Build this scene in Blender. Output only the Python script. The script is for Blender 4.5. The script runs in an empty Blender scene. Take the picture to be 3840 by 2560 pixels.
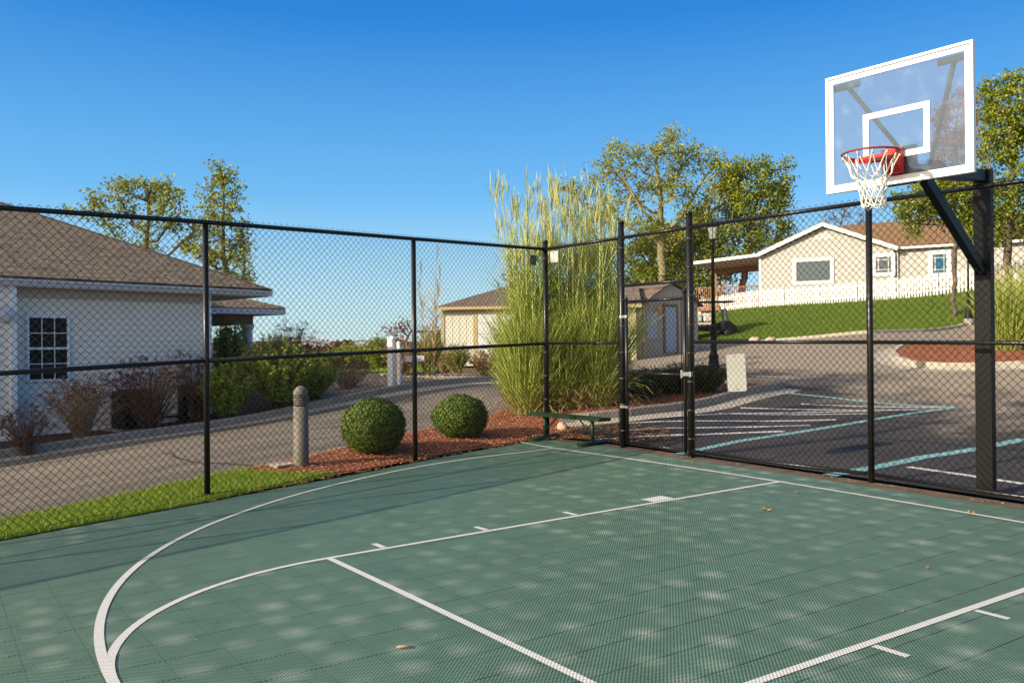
import bpy, bmesh, math, random
import numpy as np
from mathutils import Vector, Matrix
from mathutils.geometry import delaunay_2d_cdt
R = math.radians
random.seed(7); rng = np.random.default_rng(7)
scene = bpy.context.scene
# ------------------------------------------------------------------ camera
CP = np.array([4.457, -8.089, 1.628]); YAW, PIT, ROL, FPX = -0.966, 0.003, -0.009, 3166.5
_cy, _sy, _cp, _sp = math.cos(YAW), math.sin(YAW), math.cos(PIT), math.sin(PIT)
FW = np.array([_sy*_cp, _cy*_cp, _sp]); _r0 = np.array([_cy, -_sy, 0.]); _u0 = np.cross(_r0, FW)
RT = math.cos(ROL)*_r0 + math.sin(ROL)*_u0; UP = -math.sin(ROL)*_r0 + math.cos(ROL)*_u0
cd = bpy.data.cameras.new('camera'); cam = bpy.data.objects.new('camera', cd); scene.collection.objects.link(cam)
cd.sensor_width = 36; cd.sensor_fit = 'HORIZONTAL'; cd.lens = 36*FPX/3840; cd.clip_start = 0.05; cd.clip_end = 6000
m3 = Matrix((RT, UP, -FW)).transposed(); mw = m3.to_4x4(); mw.translation = Vector(CP); cam.matrix_world = mw
scene.camera = cam
# ------------------------------------------------------------------ world, sun, exposure
SUN_EL = R(24.5); SDX, SDY = 0.13, 1.0         # horizontal direction the sunlight travels
wd = bpy.data.worlds.new("World"); scene.world = wd; wd.use_nodes = True
nt = wd.node_tree; bg = nt.nodes['Background']
sky = nt.nodes.new('ShaderNodeTexSky'); sky.sky_type = 'NISHITA'; sky.sun_disc = False
sky.sun_elevation = SUN_EL; sky.sun_rotation = math.atan2(-SDX, -SDY)
sky.altitude = 300; sky.air_density = 1.0; sky.dust_density = 0.25; sky.ozone_density = 3.0
hs = nt.nodes.new('ShaderNodeHueSaturation'); hs.inputs['Saturation'].default_value = 1.25
nt.links.new(sky.outputs[0], hs.inputs['Color'])
_tc = nt.nodes.new('ShaderNodeTexCoord'); _sx = nt.nodes.new('ShaderNodeSeparateXYZ'); nt.links.new(_tc.outputs['Generated'], _sx.inputs[0])
_rp = nt.nodes.new('ShaderNodeValToRGB'); _e = _rp.color_ramp.elements
for _k in range(3): _e.new(.5)
for _k, (_p, _c) in enumerate([(0, (4.0,5.7,6.2)), (.06, (3.3,5.3,6.4)), (.17, (1.15,3.6,6.5)), (.36, (.12,1.65,5.1)), (.9, (.0,.7,2.7))]):
    _e[_k].position = _p; _e[_k].color = (*_c, 1)
nt.links.new(_sx.outputs['Z'], _rp.inputs[0])
_mx = nt.nodes.new('ShaderNodeMix'); _mx.data_type = 'RGBA'; _mx.inputs[0].default_value = .8   # clear polarised autumn sky over the physical one
nt.links.new(hs.outputs[0], _mx.inputs[6]); nt.links.new(_rp.outputs[0], _mx.inputs[7])
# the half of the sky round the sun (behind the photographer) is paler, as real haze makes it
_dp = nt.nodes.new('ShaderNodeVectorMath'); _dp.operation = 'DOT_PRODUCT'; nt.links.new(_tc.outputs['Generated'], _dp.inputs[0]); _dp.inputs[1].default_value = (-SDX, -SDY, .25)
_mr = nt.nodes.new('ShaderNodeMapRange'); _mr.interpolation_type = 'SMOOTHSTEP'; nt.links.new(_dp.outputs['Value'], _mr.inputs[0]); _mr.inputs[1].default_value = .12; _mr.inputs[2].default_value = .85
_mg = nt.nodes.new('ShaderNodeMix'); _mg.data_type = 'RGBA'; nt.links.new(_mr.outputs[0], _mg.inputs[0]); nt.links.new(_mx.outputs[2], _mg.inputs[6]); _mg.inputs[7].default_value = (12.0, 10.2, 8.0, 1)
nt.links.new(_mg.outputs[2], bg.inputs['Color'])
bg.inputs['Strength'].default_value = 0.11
sl = bpy.data.lights.new('sun', 'SUN'); sl.energy = 5.0; sl.angle = R(0.42); sl.color = (1.0, 0.87, 0.68)
sun = bpy.data.objects.new('sun', sl); scene.collection.objects.link(sun)
_n = math.hypot(SDX, SDY)
sd = Vector((SDX/_n*math.cos(SUN_EL), SDY/_n*math.cos(SUN_EL), -math.sin(SUN_EL)))
sun.rotation_euler = sd.to_track_quat('-Z', 'Y').to_euler(); sun.location = (0, -10, 20)
scene.view_settings.view_transform = 'Standard'; scene.view_settings.look = 'None'
scene.view_settings.exposure = 0.44; scene.view_settings.gamma = 1.0
# ------------------------------------------------------------------ measuring helpers (survey of the place from the photograph)
K = 3840/2352
def ray(u, v): return FW + RT*(u*K-1920)/FPX - UP*(v*K-1280)/FPX
def at(u, v, D): return CP + D*ray(u, v)
def hit(P, d, u, v):
    r = ray(u, v); n = np.array([d[1], -d[0]]); return CP + (((np.array(P[:2])-CP[:2])@n)/(r[:2]@n))*r
def zc(x, y):
    x = np.clip(x, -8, 3.5); y = np.clip(y, -10, 1.5); return -.011*x-.005*x*y-.002*x*x
CT = []
for x in (-7, -5.5, -4, -2.5, -1, .5, 2, 3.5):
    for y in (-10, -8, -6, -4, -2.5, -1, .5):
        if x > -5.3 - .24*(y+7): CT.append((x, y, zc(x, y)))
CT += [(6, -8, zc(6, -8)), (8, -4, -.05), (6, -14, 0), (-2, -16, 0), (4, 1, -.02), (8, 1, -.02), (12, -10, 0), (-4.9, -8.6, -.27), (-3, -14, -.2)]
for u, v, D in [(0,1200,9.1),(368,1120,10.5),(551,1077,11.4),(676,1049,12.0),(801,1022,13.0),(936,994,14.5),(993,983,15.3),(1125,956,17.2),
        (868,1046,12.7),(1057,1004,14.3),(692,1080,11.7),
        (0,1055,14.6),(110,1038,15.2),(475,985,17.6),(700,943,19.4),(942,899,22.2),(1114,876,24.2),
        (30,1010,16.3),(480,965,19.4),(560,930,20.5),(800,893,23),(898,875,22.6),(850,857,28),(1015,838,36),(1180,845,34),(1530,815,37.7),
        (1500,985,14.2),(2195,937,16.5),(1450,967,15.5),(1640,937,17),(1800,899,18.9),(1640,893,18.6),(2000,800,26),(2000,765,33),(2240,745,36.2),
        (1700,790,40),(1600,792,42),(1560,802,40),(2352,850,20),(2352,950,14),(2352,1090,10),(2100,850,21.5),(2300,797,27),(2352,745,33),
        (1605,728,57),(1750,707,52),(2000,692,46),(2130,682,43),(2245,668,41),(2352,660,39),(1800,940,16.8),(2000,1010,13),
        (1700,850,24),(1260,950,16.6),(1400,940,16.4),(1280,890,24)]:
    CT.append(tuple(at(u, v, D)))
CT += [(-20,-8,-.6),(-16,-14,-.7),(-10,-14,-.55),(-30,-4,-.5),(-36,8,-.1),(10,40,4.3),(-14,60,4.0),(10,20,1.8),(12,8,.3),(-50,20,0),(-45,45,1.5),(-30,60,3.2)]
CT = np.array(CT); TC = CT[:, :2]/10
def _phi(r2): return .5*r2*np.log(r2+1e-12)
_n = len(CT); _A = _phi(((TC[:,None]-TC[None])**2).sum(-1)) + np.eye(_n)*.01
_Pm = np.c_[np.ones(_n), TC]; _M = np.block([[_A, _Pm],[_Pm.T, np.zeros((3,3))]])
_W = np.linalg.solve(_M, np.r_[CT[:,2], 0, 0, 0])
def H(x, y):
    x = np.atleast_1d(np.asarray(x, float)); y = np.atleast_1d(np.asarray(y, float)); sh = x.shape
    Q = np.stack([x.ravel(), y.ravel()], -1)
    c = np.array([-10, 12.]); d = Q-c; r = np.hypot(d[:,0], d[:,1]); Rm = 60
    Qc = c + d*np.minimum(1, Rm/np.maximum(r, 1e-6))[:,None]
    T = Qc/10; z = np.empty(len(T))
    for i in range(0, len(T), 20000):
        t = T[i:i+20000]; z[i:i+20000] = _phi(((t[:,None]-TC[None])**2).sum(-1))@_W[:_n] + _W[_n] + t@_W[_n+1:]
    f = np.clip((r-52)/60, 0, 1); f = f*f*(3-2*f)
    z = z*(1-f) + f*(-1.2)
    return z.reshape(sh)
def h1(x, y): return float(H(x, y)[0])
def gp(u, v):
    r = ray(u, v); k = 3.0
    while k < 120:
        P = CP + k*r
        if P[2] < h1(P[0], P[1]): break
        k *= 1.03
    a, b = k/1.03, k
    for _ in range(14):
        k = (a+b)/2; P = CP + k*r
        if P[2] < h1(P[0], P[1]): b = k
        else: a = k
    return P
def ground(P, dz=0): return np.array([P[0], P[1], h1(P[0], P[1])+dz])
# ------------------------------------------------------------------ materials
def mat(name, col=(.5,.5,.5), rough=.7, metal=0, spec=.3, **kw):
    m = bpy.data.materials.new(name); m.use_nodes = True; b = m.node_tree.nodes['Principled BSDF']
    b.inputs['Base Color'].default_value = (*col, 1); b.inputs['Roughness'].default_value = rough
    b.inputs['Metallic'].default_value = metal; b.inputs['Specular IOR Level'].default_value = spec
    return m
class NT:
    def __init__(s, m): s.t = m.node_tree; s.b = s.t.nodes['Principled BSDF']
    def n(s, ty, **kw):
        x = s.t.nodes.new(ty)
        for k, v in kw.items():
            if k.startswith('_'): setattr(x, k[1:], v)
            else: x.inputs[k.replace('9', ' ')].default_value = v
        return x
    def l(s, a, b): s.t.links.new(a, b)
    def coord(s, which='Object'): return s.n('ShaderNodeTexCoord').outputs[which]
    def noise(s, vec, scale, detail=4, rough=.55, dist=0):
        x = s.n('ShaderNodeTexNoise', Scale=scale, Detail=detail, Roughness=rough, Distortion=dist); s.l(vec, x.inputs['Vector']); return x.outputs['Fac']
    def ramp(s, fac, stops):
        x = s.n('ShaderNodeValToRGB'); e = x.color_ramp.elements
        while len(e) < len(stops): e.new(.5)
        for k, (p, c) in enumerate(stops):
            e[k].position = p; e[k].color = (*c, 1) if len(c) == 3 else c
        s.l(fac, x.inputs[0]); return x.outputs[0]
    def mix(s, f, a, b, mode='MIX'):
        x = s.n('ShaderNodeMix', _data_type='RGBA', _blend_type=mode)
        for v, i in ((f, 0), (a, 6), (b, 7)):
            if hasattr(v, 'links'): s.l(v, x.inputs[i])
            else: x.inputs[i].default_value = v if i == 0 else (*v, 1)
        return x.outputs[2]
    def math(s, op, a, b=0, c=None):
        x = s.n('ShaderNodeMath', _operation=op)
        for i, v in enumerate((a, b) if c is None else (a, b, c)):
            if hasattr(v, 'links'): s.l(v, x.inputs[i])
            else: x.inputs[i].default_value = v
        return x.outputs[0]
    def bump(s, h, strength=.3, dist=.01):
        x = s.n('ShaderNodeBump', Strength=strength, Distance=dist); s.l(h, x.inputs['Height']); s.l(x.outputs[0], s.b.inputs['Normal'])
    def col(s, o): s.l(o, s.b.inputs['Base Color'])
    def mapping(s, vec, scale=(1,1,1), rot=(0,0,0)):
        x = s.n('ShaderNodeMapping'); x.inputs['Scale'].default_value = scale; x.inputs['Rotation'].default_value = rot
        s.l(vec, x.inputs['Vector']); return x.outputs[0]
def noisy(name, c1, c2, scale=8, rough=.8, bump=.2, dist=.01, spec=.3, metal=0, detail=5):
    m = mat(name, c1, rough, metal, spec); n = NT(m); f = n.noise(n.coord(), scale, detail)
    n.col(n.ramp(f, [(.3, c1), (.7, c2)]))
    if bump: n.bump(f, bump, dist)
    return m
def leafy(name, cols, rough=.5, trans=.25, spec=.25):
    m = mat(name, cols[0], rough, 0, spec); n = NT(m)
    g = n.n('ShaderNodeNewGeometry'); c = n.ramp(g.outputs['Random Per Island'], [(i/max(1, len(cols)-1), c) for i, c in enumerate(cols)])
    n.col(c); tr = n.n('ShaderNodeBsdfTranslucent'); n.l(c, tr.inputs['Color'])
    mx = n.n('ShaderNodeMixShader', Fac=trans); out = m.node_tree.nodes['Material Output']
    n.l(n.b.outputs[0], mx.inputs[1]); n.l(tr.outputs[0], mx.inputs[2]); n.l(mx.outputs[0], out.inputs['Surface'])
    return m
M = {}
M['vinyl'] = noisy('black_vinyl', (.006,.006,.006), (.013,.013,.012), 30, .32, .05, .002, .4)
M['wire'] = mat('black_wire', (.004,.004,.004), .5, 0, .25)
M['bmetal'] = noisy('black_painted_steel', (.004,.004,.004), (.009,.009,.009), 12, .45, .08, .003, .25)
M['band'] = noisy('dull_fence_fitting', (.03,.03,.03), (.09,.09,.085), 14, .4, .05, .002, .5, .3)
M['steel'] = noisy('galvanised_steel', (.35,.35,.34), (.5,.5,.48), 20, .4, .05, .002, .5, .8)
M['strut'] = noisy('weathered_brown_steel', (.06,.05,.045), (.10,.085,.075), 15, .6, .05)
M['glamp'] = mat('frosted_lamp_glass', (.38,.42,.34), .25)
M['white'] = noisy('white_paint', (.72,.72,.70), (.8,.8,.78), 5, .5, .03)
M['vwhite'] = noisy('white_vinyl', (.78,.78,.77), (.82,.82,.81), 3, .45, .02)
M['gutter'] = noisy('gutter_paint', (.5,.52,.56), (.56,.58,.62), 2, .4, .03)
def court_mat(name, base, line=False):
    m = mat(name, (.1,.2,.16), .55, 0, .35); n = NT(m); co = n.coord(); sp = n.n('ShaderNodeSeparateXYZ'); n.l(co, sp.inputs[0]); X, Y = sp.outputs[0], sp.outputs[1]
    p = .0254
    sx = n.math('SINE', n.math('MULTIPLY', X, 2*math.pi/p)); sy = n.math('SINE', n.math('MULTIPLY', Y, 2*math.pi/p))
    g = n.math('MULTIPLY', n.math('ADD', n.math('MULTIPLY', sx, sy), 1), .5)
    gr = n.ramp(g, [(.38, (1,1,1)), (.72, (0,0,0))])       # 1 on ribs, 0 in the holes
    big = n.noise(co, .55, 4); mid = n.noise(co, 3.1, 4)
    if line: c1 = n.mix(n.math('MULTIPLY', mid, .5), (.78,.77,.73), (.62,.62,.58)); hole = (.30,.32,.30)
    else:
        c1 = n.mix(big, (.108,.202,.136), (.150,.262,.176)); hole = (.022,.042,.031)
        c1 = n.mix(n.ramp(mid, [(.35,(0,0,0)),(.75,(.45,.45,.45))]), c1, (.06,.115,.088))
    c = n.mix(gr, hole, c1)
    if not line:
        tx = n.math('FRACT', n.math('MULTIPLY_ADD', X, 1/.305, 100.69)); ty = n.math('FRACT', n.math('MULTIPLY_ADD', Y, 1/.305, 100.23))
        ex = n.math('ABSOLUTE', n.math('SUBTRACT', tx, .5)); ey = n.math('ABSOLUTE', n.math('SUBTRACT', ty, .5))
        seam = n.math('GREATER_THAN', ex, .485); seam2 = n.math('MULTIPLY', n.math('GREATER_THAN', ey, .489), .35)
        # seams are more open in places
        sn = n.ramp(n.noise(n.mapping(co, (1, .35, 1)), 1.7, 3), [(.34,(.35,.35,.35)),(.52,(1,1,1))])
        c = n.mix(n.math('MULTIPLY', seam, sn), c, (.012,.024,.022)); c = n.mix(seam2, c, (.02,.04,.035))
        # pale soft spot in each tile-sized cell
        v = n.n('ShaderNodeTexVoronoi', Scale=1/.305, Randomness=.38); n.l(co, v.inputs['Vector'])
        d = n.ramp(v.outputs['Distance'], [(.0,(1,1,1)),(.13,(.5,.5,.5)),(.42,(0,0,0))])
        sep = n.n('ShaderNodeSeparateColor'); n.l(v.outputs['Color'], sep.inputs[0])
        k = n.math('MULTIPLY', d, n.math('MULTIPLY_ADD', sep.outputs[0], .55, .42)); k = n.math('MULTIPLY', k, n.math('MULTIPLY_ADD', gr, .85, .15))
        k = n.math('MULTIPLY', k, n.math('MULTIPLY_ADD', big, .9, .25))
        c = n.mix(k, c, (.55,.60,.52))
    sc = n.ramp(n.noise(n.mapping(co, (1, 5, 1), (0, 0, .6)), 1.1, 7, .75), [(.60,(0,0,0)),(.70,(.5,.5,.5))]); c = n.mix(sc, c, (.05,.075,.065) if not line else (.42,.42,.38))
    n.col(c); n.bump(gr, .35, .004)
    return m
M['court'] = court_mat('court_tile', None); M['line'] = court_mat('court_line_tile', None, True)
def asphalt(name, c1, c2, far=None, streak=None):
    m = mat(name, c1, .85, 0, .25); n = NT(m); co = n.coord()
    f = n.noise(co, .5, 5, .6); fine = n.noise(co, 55, 3, .7); md = n.noise(co, 9, 5, .65)
    c = n.mix(n.ramp(f, [(.35,(0,0,0)),(.65,(1,1,1))]), c1, c2)
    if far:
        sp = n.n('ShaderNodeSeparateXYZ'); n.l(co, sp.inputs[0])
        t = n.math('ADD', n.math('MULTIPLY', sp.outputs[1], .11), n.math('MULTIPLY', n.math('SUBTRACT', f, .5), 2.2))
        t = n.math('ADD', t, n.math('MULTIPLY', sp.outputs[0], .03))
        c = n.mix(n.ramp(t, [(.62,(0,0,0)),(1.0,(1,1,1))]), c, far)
    if streak:
        s_ = n.noise(n.mapping(n.mapping(co, (1,1,1), (0,0,R(-15))), (1.6,.12,1)), 1.3, 4)
        c = n.mix(n.ramp(s_, [(.42,(0,0,0)),(.62,(.75,.75,.75))]), c, streak)
    c = n.mix(n.ramp(fine, [(.56,(0,0,0)),(.72,(.75,.75,.75))]), c, (.34,.29,.22))
    c = n.mix(n.ramp(n.math('MULTIPLY', fine, md), [(.14,(.8,.8,.8)),(.24,(0,0,0))]), c, (.02,.02,.022))
    n.col(c); n.bump(fine, .5, .006); return m
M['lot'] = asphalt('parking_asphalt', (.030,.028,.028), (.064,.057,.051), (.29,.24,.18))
M['road'] = asphalt('road_asphalt', (.170,.143,.112), (.225,.190,.150), None, (.10,.088,.074))
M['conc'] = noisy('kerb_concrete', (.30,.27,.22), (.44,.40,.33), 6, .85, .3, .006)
M['concd'] = noisy('shade_toned_kerb_concrete', (.20,.18,.15), (.31,.28,.23), 6, .85, .3, .006)  # darker copy of the kerb concrete, shade mixed into its colour
M['soil'] = noisy('bare_soil', (.07,.05,.035), (.14,.10,.07), 3, .95, .6, .03)
def mulchmat(name, a, b, c3):
    m = mat(name, a, .9, 0, .2); n = NT(m); co = n.coord(); v = n.n('ShaderNodeTexVoronoi', Scale=26); n.l(n.mapping(co, (1,1.6,1)), v.inputs['Vector'])
    sep = n.n('ShaderNodeSeparateColor'); n.l(v.outputs['Color'], sep.inputs[0])
    n.col(n.ramp(sep.outputs[0], [(0,a),(.5,b),(1,c3)])); n.bump(sep.outputs[1], .8, .03); return m
M['mulch'] = mulchmat('wood_mulch', (.12,.04,.022), (.27,.09,.045), (.42,.18,.09))
M['darkbed'] = mulchmat('dark_bed_mulch', (.03,.018,.012), (.065,.04,.025), (.12,.08,.05))
M['gravel'] = mulchmat('river_gravel', (.16,.12,.08), (.34,.28,.2), (.5,.44,.34))
def grassmat(name, a, b, c3):
    m = mat(name, a, .85, 0, .15); n = NT(m); co = n.coord(); f = n.noise(co, 1.2, 6, .6); g = n.noise(co, 22, 4, .7)
    c = n.mix(f, a, b); n.col(n.mix(n.ramp(g, [(.45,(0,0,0)),(.72,(.8,.8,.8))]), c, c3)); n.bump(g, .9, .06); return m
M['grassg'] = grassmat('strip_turf', (.08,.13,.012), (.16,.24,.02), (.25,.34,.04))
M['lawn'] = grassmat('hill_turf', (.075,.125,.014), (.11,.165,.024), (.22,.24,.06))
M['field'] = grassmat('far_field', (.09,.065,.035), (.17,.12,.07), (.24,.18,.1))
M['wood_far'] = noisy('bare_woodland', (.06,.032,.022), (.13,.065,.045), .05, .95, 0)
def shingle(name, a, b, c3, sw=.33, sh=.145):
    m = mat(name, a, .9, 0, .2); n = NT(m); uv = n.coord('UV')
    br = n.n('ShaderNodeTexBrick', Scale=1, **{}); n.l(uv, br.inputs['Vector']); br.offset = .37; br.offset_frequency = 1; br.squash = .7; br.squash_frequency = 3
    br.inputs['Mortar Size'].default_value = .020; br.inputs['Brick Width'].default_value = sw; br.inputs['Row Height'].default_value = sh; br.inputs['Bias'].default_value = 0
    br.inputs['Color1'].default_value = (*a,1); br.inputs['Color2'].default_value = (*b,1); br.inputs['Mortar'].default_value = (a[0]*.3,a[1]*.3,a[2]*.3,1)
    f = n.noise(n.mapping(uv, (1,2.3,1)), 2.3, 3); g = n.noise(uv, 60, 2)
    c = n.mix(n.ramp(f, [(.42,(0,0,0)),(.6,(.75,.75,.75))]), br.outputs['Color'], c3)
    c = n.mix(n.ramp(g, [(.3,(.35,.35,.35)),(.7,(0,0,0))]), c, (a[0]*.5,a[1]*.5,a[2]*.5))
    n.col(c); n.bump(br.outputs['Fac'], -.6, .01); return m
M['shin'] = shingle('brown_shingles', (.175,.14,.10), (.35,.285,.20), (.24,.185,.13))
M['shin2'] = shingle('tan_shingles', (.24,.145,.075), (.33,.21,.115), (.28,.17,.09))
M['shin3'] = shingle('grey_brown_shingles', (.16,.125,.10), (.25,.20,.16), (.2,.15,.12))
M['sidew'] = noisy('white_siding', (.83,.755,.65), (.87,.795,.69), 2.5, .55, .03)
M['sideb'] = noisy('beige_siding', (.46,.435,.40), (.50,.475,.44), 2.5, .6, .03)
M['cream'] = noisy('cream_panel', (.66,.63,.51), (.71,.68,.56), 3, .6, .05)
M['creamshade'] = noisy('shade_toned_cream_panel', (.35,.30,.25), (.40,.35,.29), 3, .7, .05)  # cream shed panel with the gable's shade mixed into its colour
M['otrim'] = noisy('ochre_trim', (.50,.37,.18), (.56,.42,.21), 4, .6, .03)
M['dwood'] = noisy('stained_deck_wood', (.24,.115,.06), (.36,.19,.10), 7, .7, .1)
M['porchw'] = noisy('dark_porch_beam', (.14,.10,.07), (.2,.14,.1), 7, .7, .1)
M['rock'] = noisy('pink_sandstone', (.46,.31,.22), (.62,.46,.35), 3, .85, .5, .04)
M['bench'] = noisy('dark_green_coating', (.010,.028,.016), (.018,.045,.024), 10, .38, .04, .002, .4)
M['bollard'] = noisy('taupe_painted_concrete', (.135,.122,.095), (.17,.155,.125), 14, .6, .15, .004)
M['red'] = noisy('red_paint', (.50,.010,.008), (.60,.018,.012), 9, .4, .05)
M['rim'] = noisy('worn_red_rim', (.30,.03,.018), (.16,.035,.025), 25, .45, .1)
M['net'] = mat('white_nylon', (.72,.69,.62), .8)
M['bark'] = noisy('grey_brown_bark', (.09,.065,.045), (.19,.15,.11), 5, .9, .5, .03)
M['barkg'] = noisy('lichen_bark', (.17,.15,.075), (.27,.25,.13), 5, .9, .5, .03)
M['twig'] = noisy('brown_twigs', (.09,.05,.035), (.16,.09,.06), 8, .9, 0)
M['tan_twig'] = noisy('tan_twigs', (.30,.2,.12), (.4,.28,.17), 8, .9, 0)
M['oak'] = leafy('autumn_oak_leaves', [(.18,.23,.018),(.31,.36,.03),(.24,.28,.024),(.42,.44,.05),(.20,.22,.024),(.36,.27,.045)], trans=.3)
M['oak2'] = leafy('green_oak_leaves', [(.11,.17,.016),(.22,.29,.028),(.15,.21,.02),(.33,.37,.04),(.26,.22,.03)], trans=.3)
M['redl'] = leafy('crimson_leaves', [(.36,.05,.06),(.24,.035,.045),(.42,.09,.08)], trans=.3)
M['rust'] = leafy('rusty_leaves', [(.22,.075,.03),(.14,.05,.025),(.30,.12,.05)], trans=.2)
M['box'] = leafy('boxwood_leaves', [(.028,.060,.007),(.075,.122,.013),(.045,.082,.009),(.15,.20,.024),(.06,.10,.010)], .5, .08, .2)
M['shrub'] = leafy('arching_shrub_leaves', [(.16,.24,.03),(.28,.38,.05),(.21,.30,.035),(.38,.45,.09)], .5, .25)
M['misc'] = leafy('tall_grass_blades', [(.28,.37,.05),(.42,.52,.10),(.19,.27,.035),(.56,.63,.17),(.44,.44,.12),(.33,.43,.06)], .5, .25)
M['cane'] = leafy('tall_grass_canes', [(.40,.48,.12),(.52,.56,.19),(.52,.42,.17),(.34,.44,.10)], .5, .15)
M['straw'] = leafy('dry_grass', [(.42,.27,.12),(.52,.36,.18),(.34,.2,.09)], .6, .2)
M['seed'] = leafy('dry_flower_heads', [(.10,.045,.032),(.16,.07,.05),(.07,.035,.028)], .8, .1)
M['dleaf'] = leafy('fallen_leaf', [(.28,.15,.06),(.36,.2,.09),(.22,.10,.045),(.4,.24,.12)], .7, .1)
M['chips'] = leafy('mulch_chips', [(.17,.055,.03),(.34,.115,.06),(.48,.20,.11),(.26,.08,.045),(.52,.32,.19),(.12,.045,.025)], .8, 0, .2)
M['blade'] = leafy('turf_blades', [(.12,.21,.018),(.22,.34,.03),(.33,.43,.06),(.17,.28,.025),(.38,.38,.08)], .5, .3)
M['dark'] = mat('black_plastic', (.012,.012,.012), .5)
M['winglass'] = mat('dark_window_screen', (.016,.016,.016), .45, 0, .12)
M['blueglass'] = mat('blue_window_glass', (.03,.12,.2), .12, 0, .6)
M['greyglass'] = mat('grey_window_glass', (.09,.12,.135), .2, 0, .6)
M['vinylseat'] = noisy('cream_vinyl_seat', (.62,.58,.50), (.68,.64,.56), 5, .5, .03)
M['bluedoor'] = noisy('pale_blue_door', (.30,.36,.44), (.35,.41,.49), 3, .5, .02)
M['signback'] = noisy('bare_aluminium_sign_back', (.34,.35,.33), (.40,.41,.39), 3, .5, .02, .002, .4)
M['signw'] = mat('dull_white_sign', (.40,.41,.39), .5)
M['pblue'] = noisy('pale_blue_line_paint', (.26,.52,.52), (.16,.3,.3), 9, .8, .1)
M['pwhite'] = noisy('worn_white_line_paint', (.75,.73,.70), (.5,.48,.45), 9, .8, .1)
M['orange'] = mat('amber_lamp_glass', (.8,.3,.05), .4)
def glassmat():
    m = mat('backboard_acrylic', (.80,.86,.88), .05); n = NT(m)
    g = n.n('ShaderNodeBsdfGlossy', Roughness=.12); t = n.n('ShaderNodeBsdfTransparent'); t.inputs['Color'].default_value = (.72,.80,.86,1)
    d = n.n('ShaderNodeBsdfDiffuse'); d.inputs['Color'].default_value = (.42,.56,.68,1)
    sc = n.ramp(n.noise(n.coord(), 5, 6, .7), [(.52,(.08,.08,.08)),(.8,(.24,.24,.24))])
    m1 = n.n('ShaderNodeMixShader', Fac=.06); n.l(t.outputs[0], m1.inputs[1]); n.l(g.outputs[0], m1.inputs[2])
    m2 = n.n('ShaderNodeMixShader'); n.l(sc, m2.inputs[0]); n.l(m1.outputs[0], m2.inputs[1]); n.l(d.outputs[0], m2.inputs[2])
    n.l(m2.outputs[0], m.node_tree.nodes['Material Output'].inputs['Surface']); return m
M['acryl'] = glassmat()
# ------------------------------------------------------------------ object helpers
col = scene.collection
def tag(o, label=None, cat=None, group=None, kind=None):
    if label: o['label'] = label
    if cat: o['category'] = cat
    if group: o['group'] = group
    if kind: o['kind'] = kind
    return o
def empty(name, loc, rz=0):
    o = bpy.data.objects.new(name, None); col.objects.link(o); o.location = Vector([float(a) for a in loc]); o.rotation_euler[2] = rz; o.empty_display_size = .3
    return o
def link(name, me, m, parent):
    o = bpy.data.objects.new(name, me); col.objects.link(o)
    if m is not None: me.materials.append(m)
    if parent is not None: o.parent = parent
    return o
def npmesh(name, V, Fq, m, parent=None, smooth=False):
    V = np.asarray(V, np.float32); Fq = np.asarray(Fq, np.int32); k = Fq.shape[1]; me = bpy.data.meshes.new(name)
    me.vertices.add(len(V)); me.vertices.foreach_set('co', V.ravel()); me.loops.add(Fq.size); me.loops.foreach_set('vertex_index', Fq.ravel())
    me.polygons.add(len(Fq)); me.polygons.foreach_set('loop_start', np.arange(0, Fq.size, k, dtype=np.int32))
    me.polygons.foreach_set('use_smooth', np.full(len(Fq), smooth)); me.update(calc_edges=True); me.validate()
    return link(name, me, m, parent)
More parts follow.
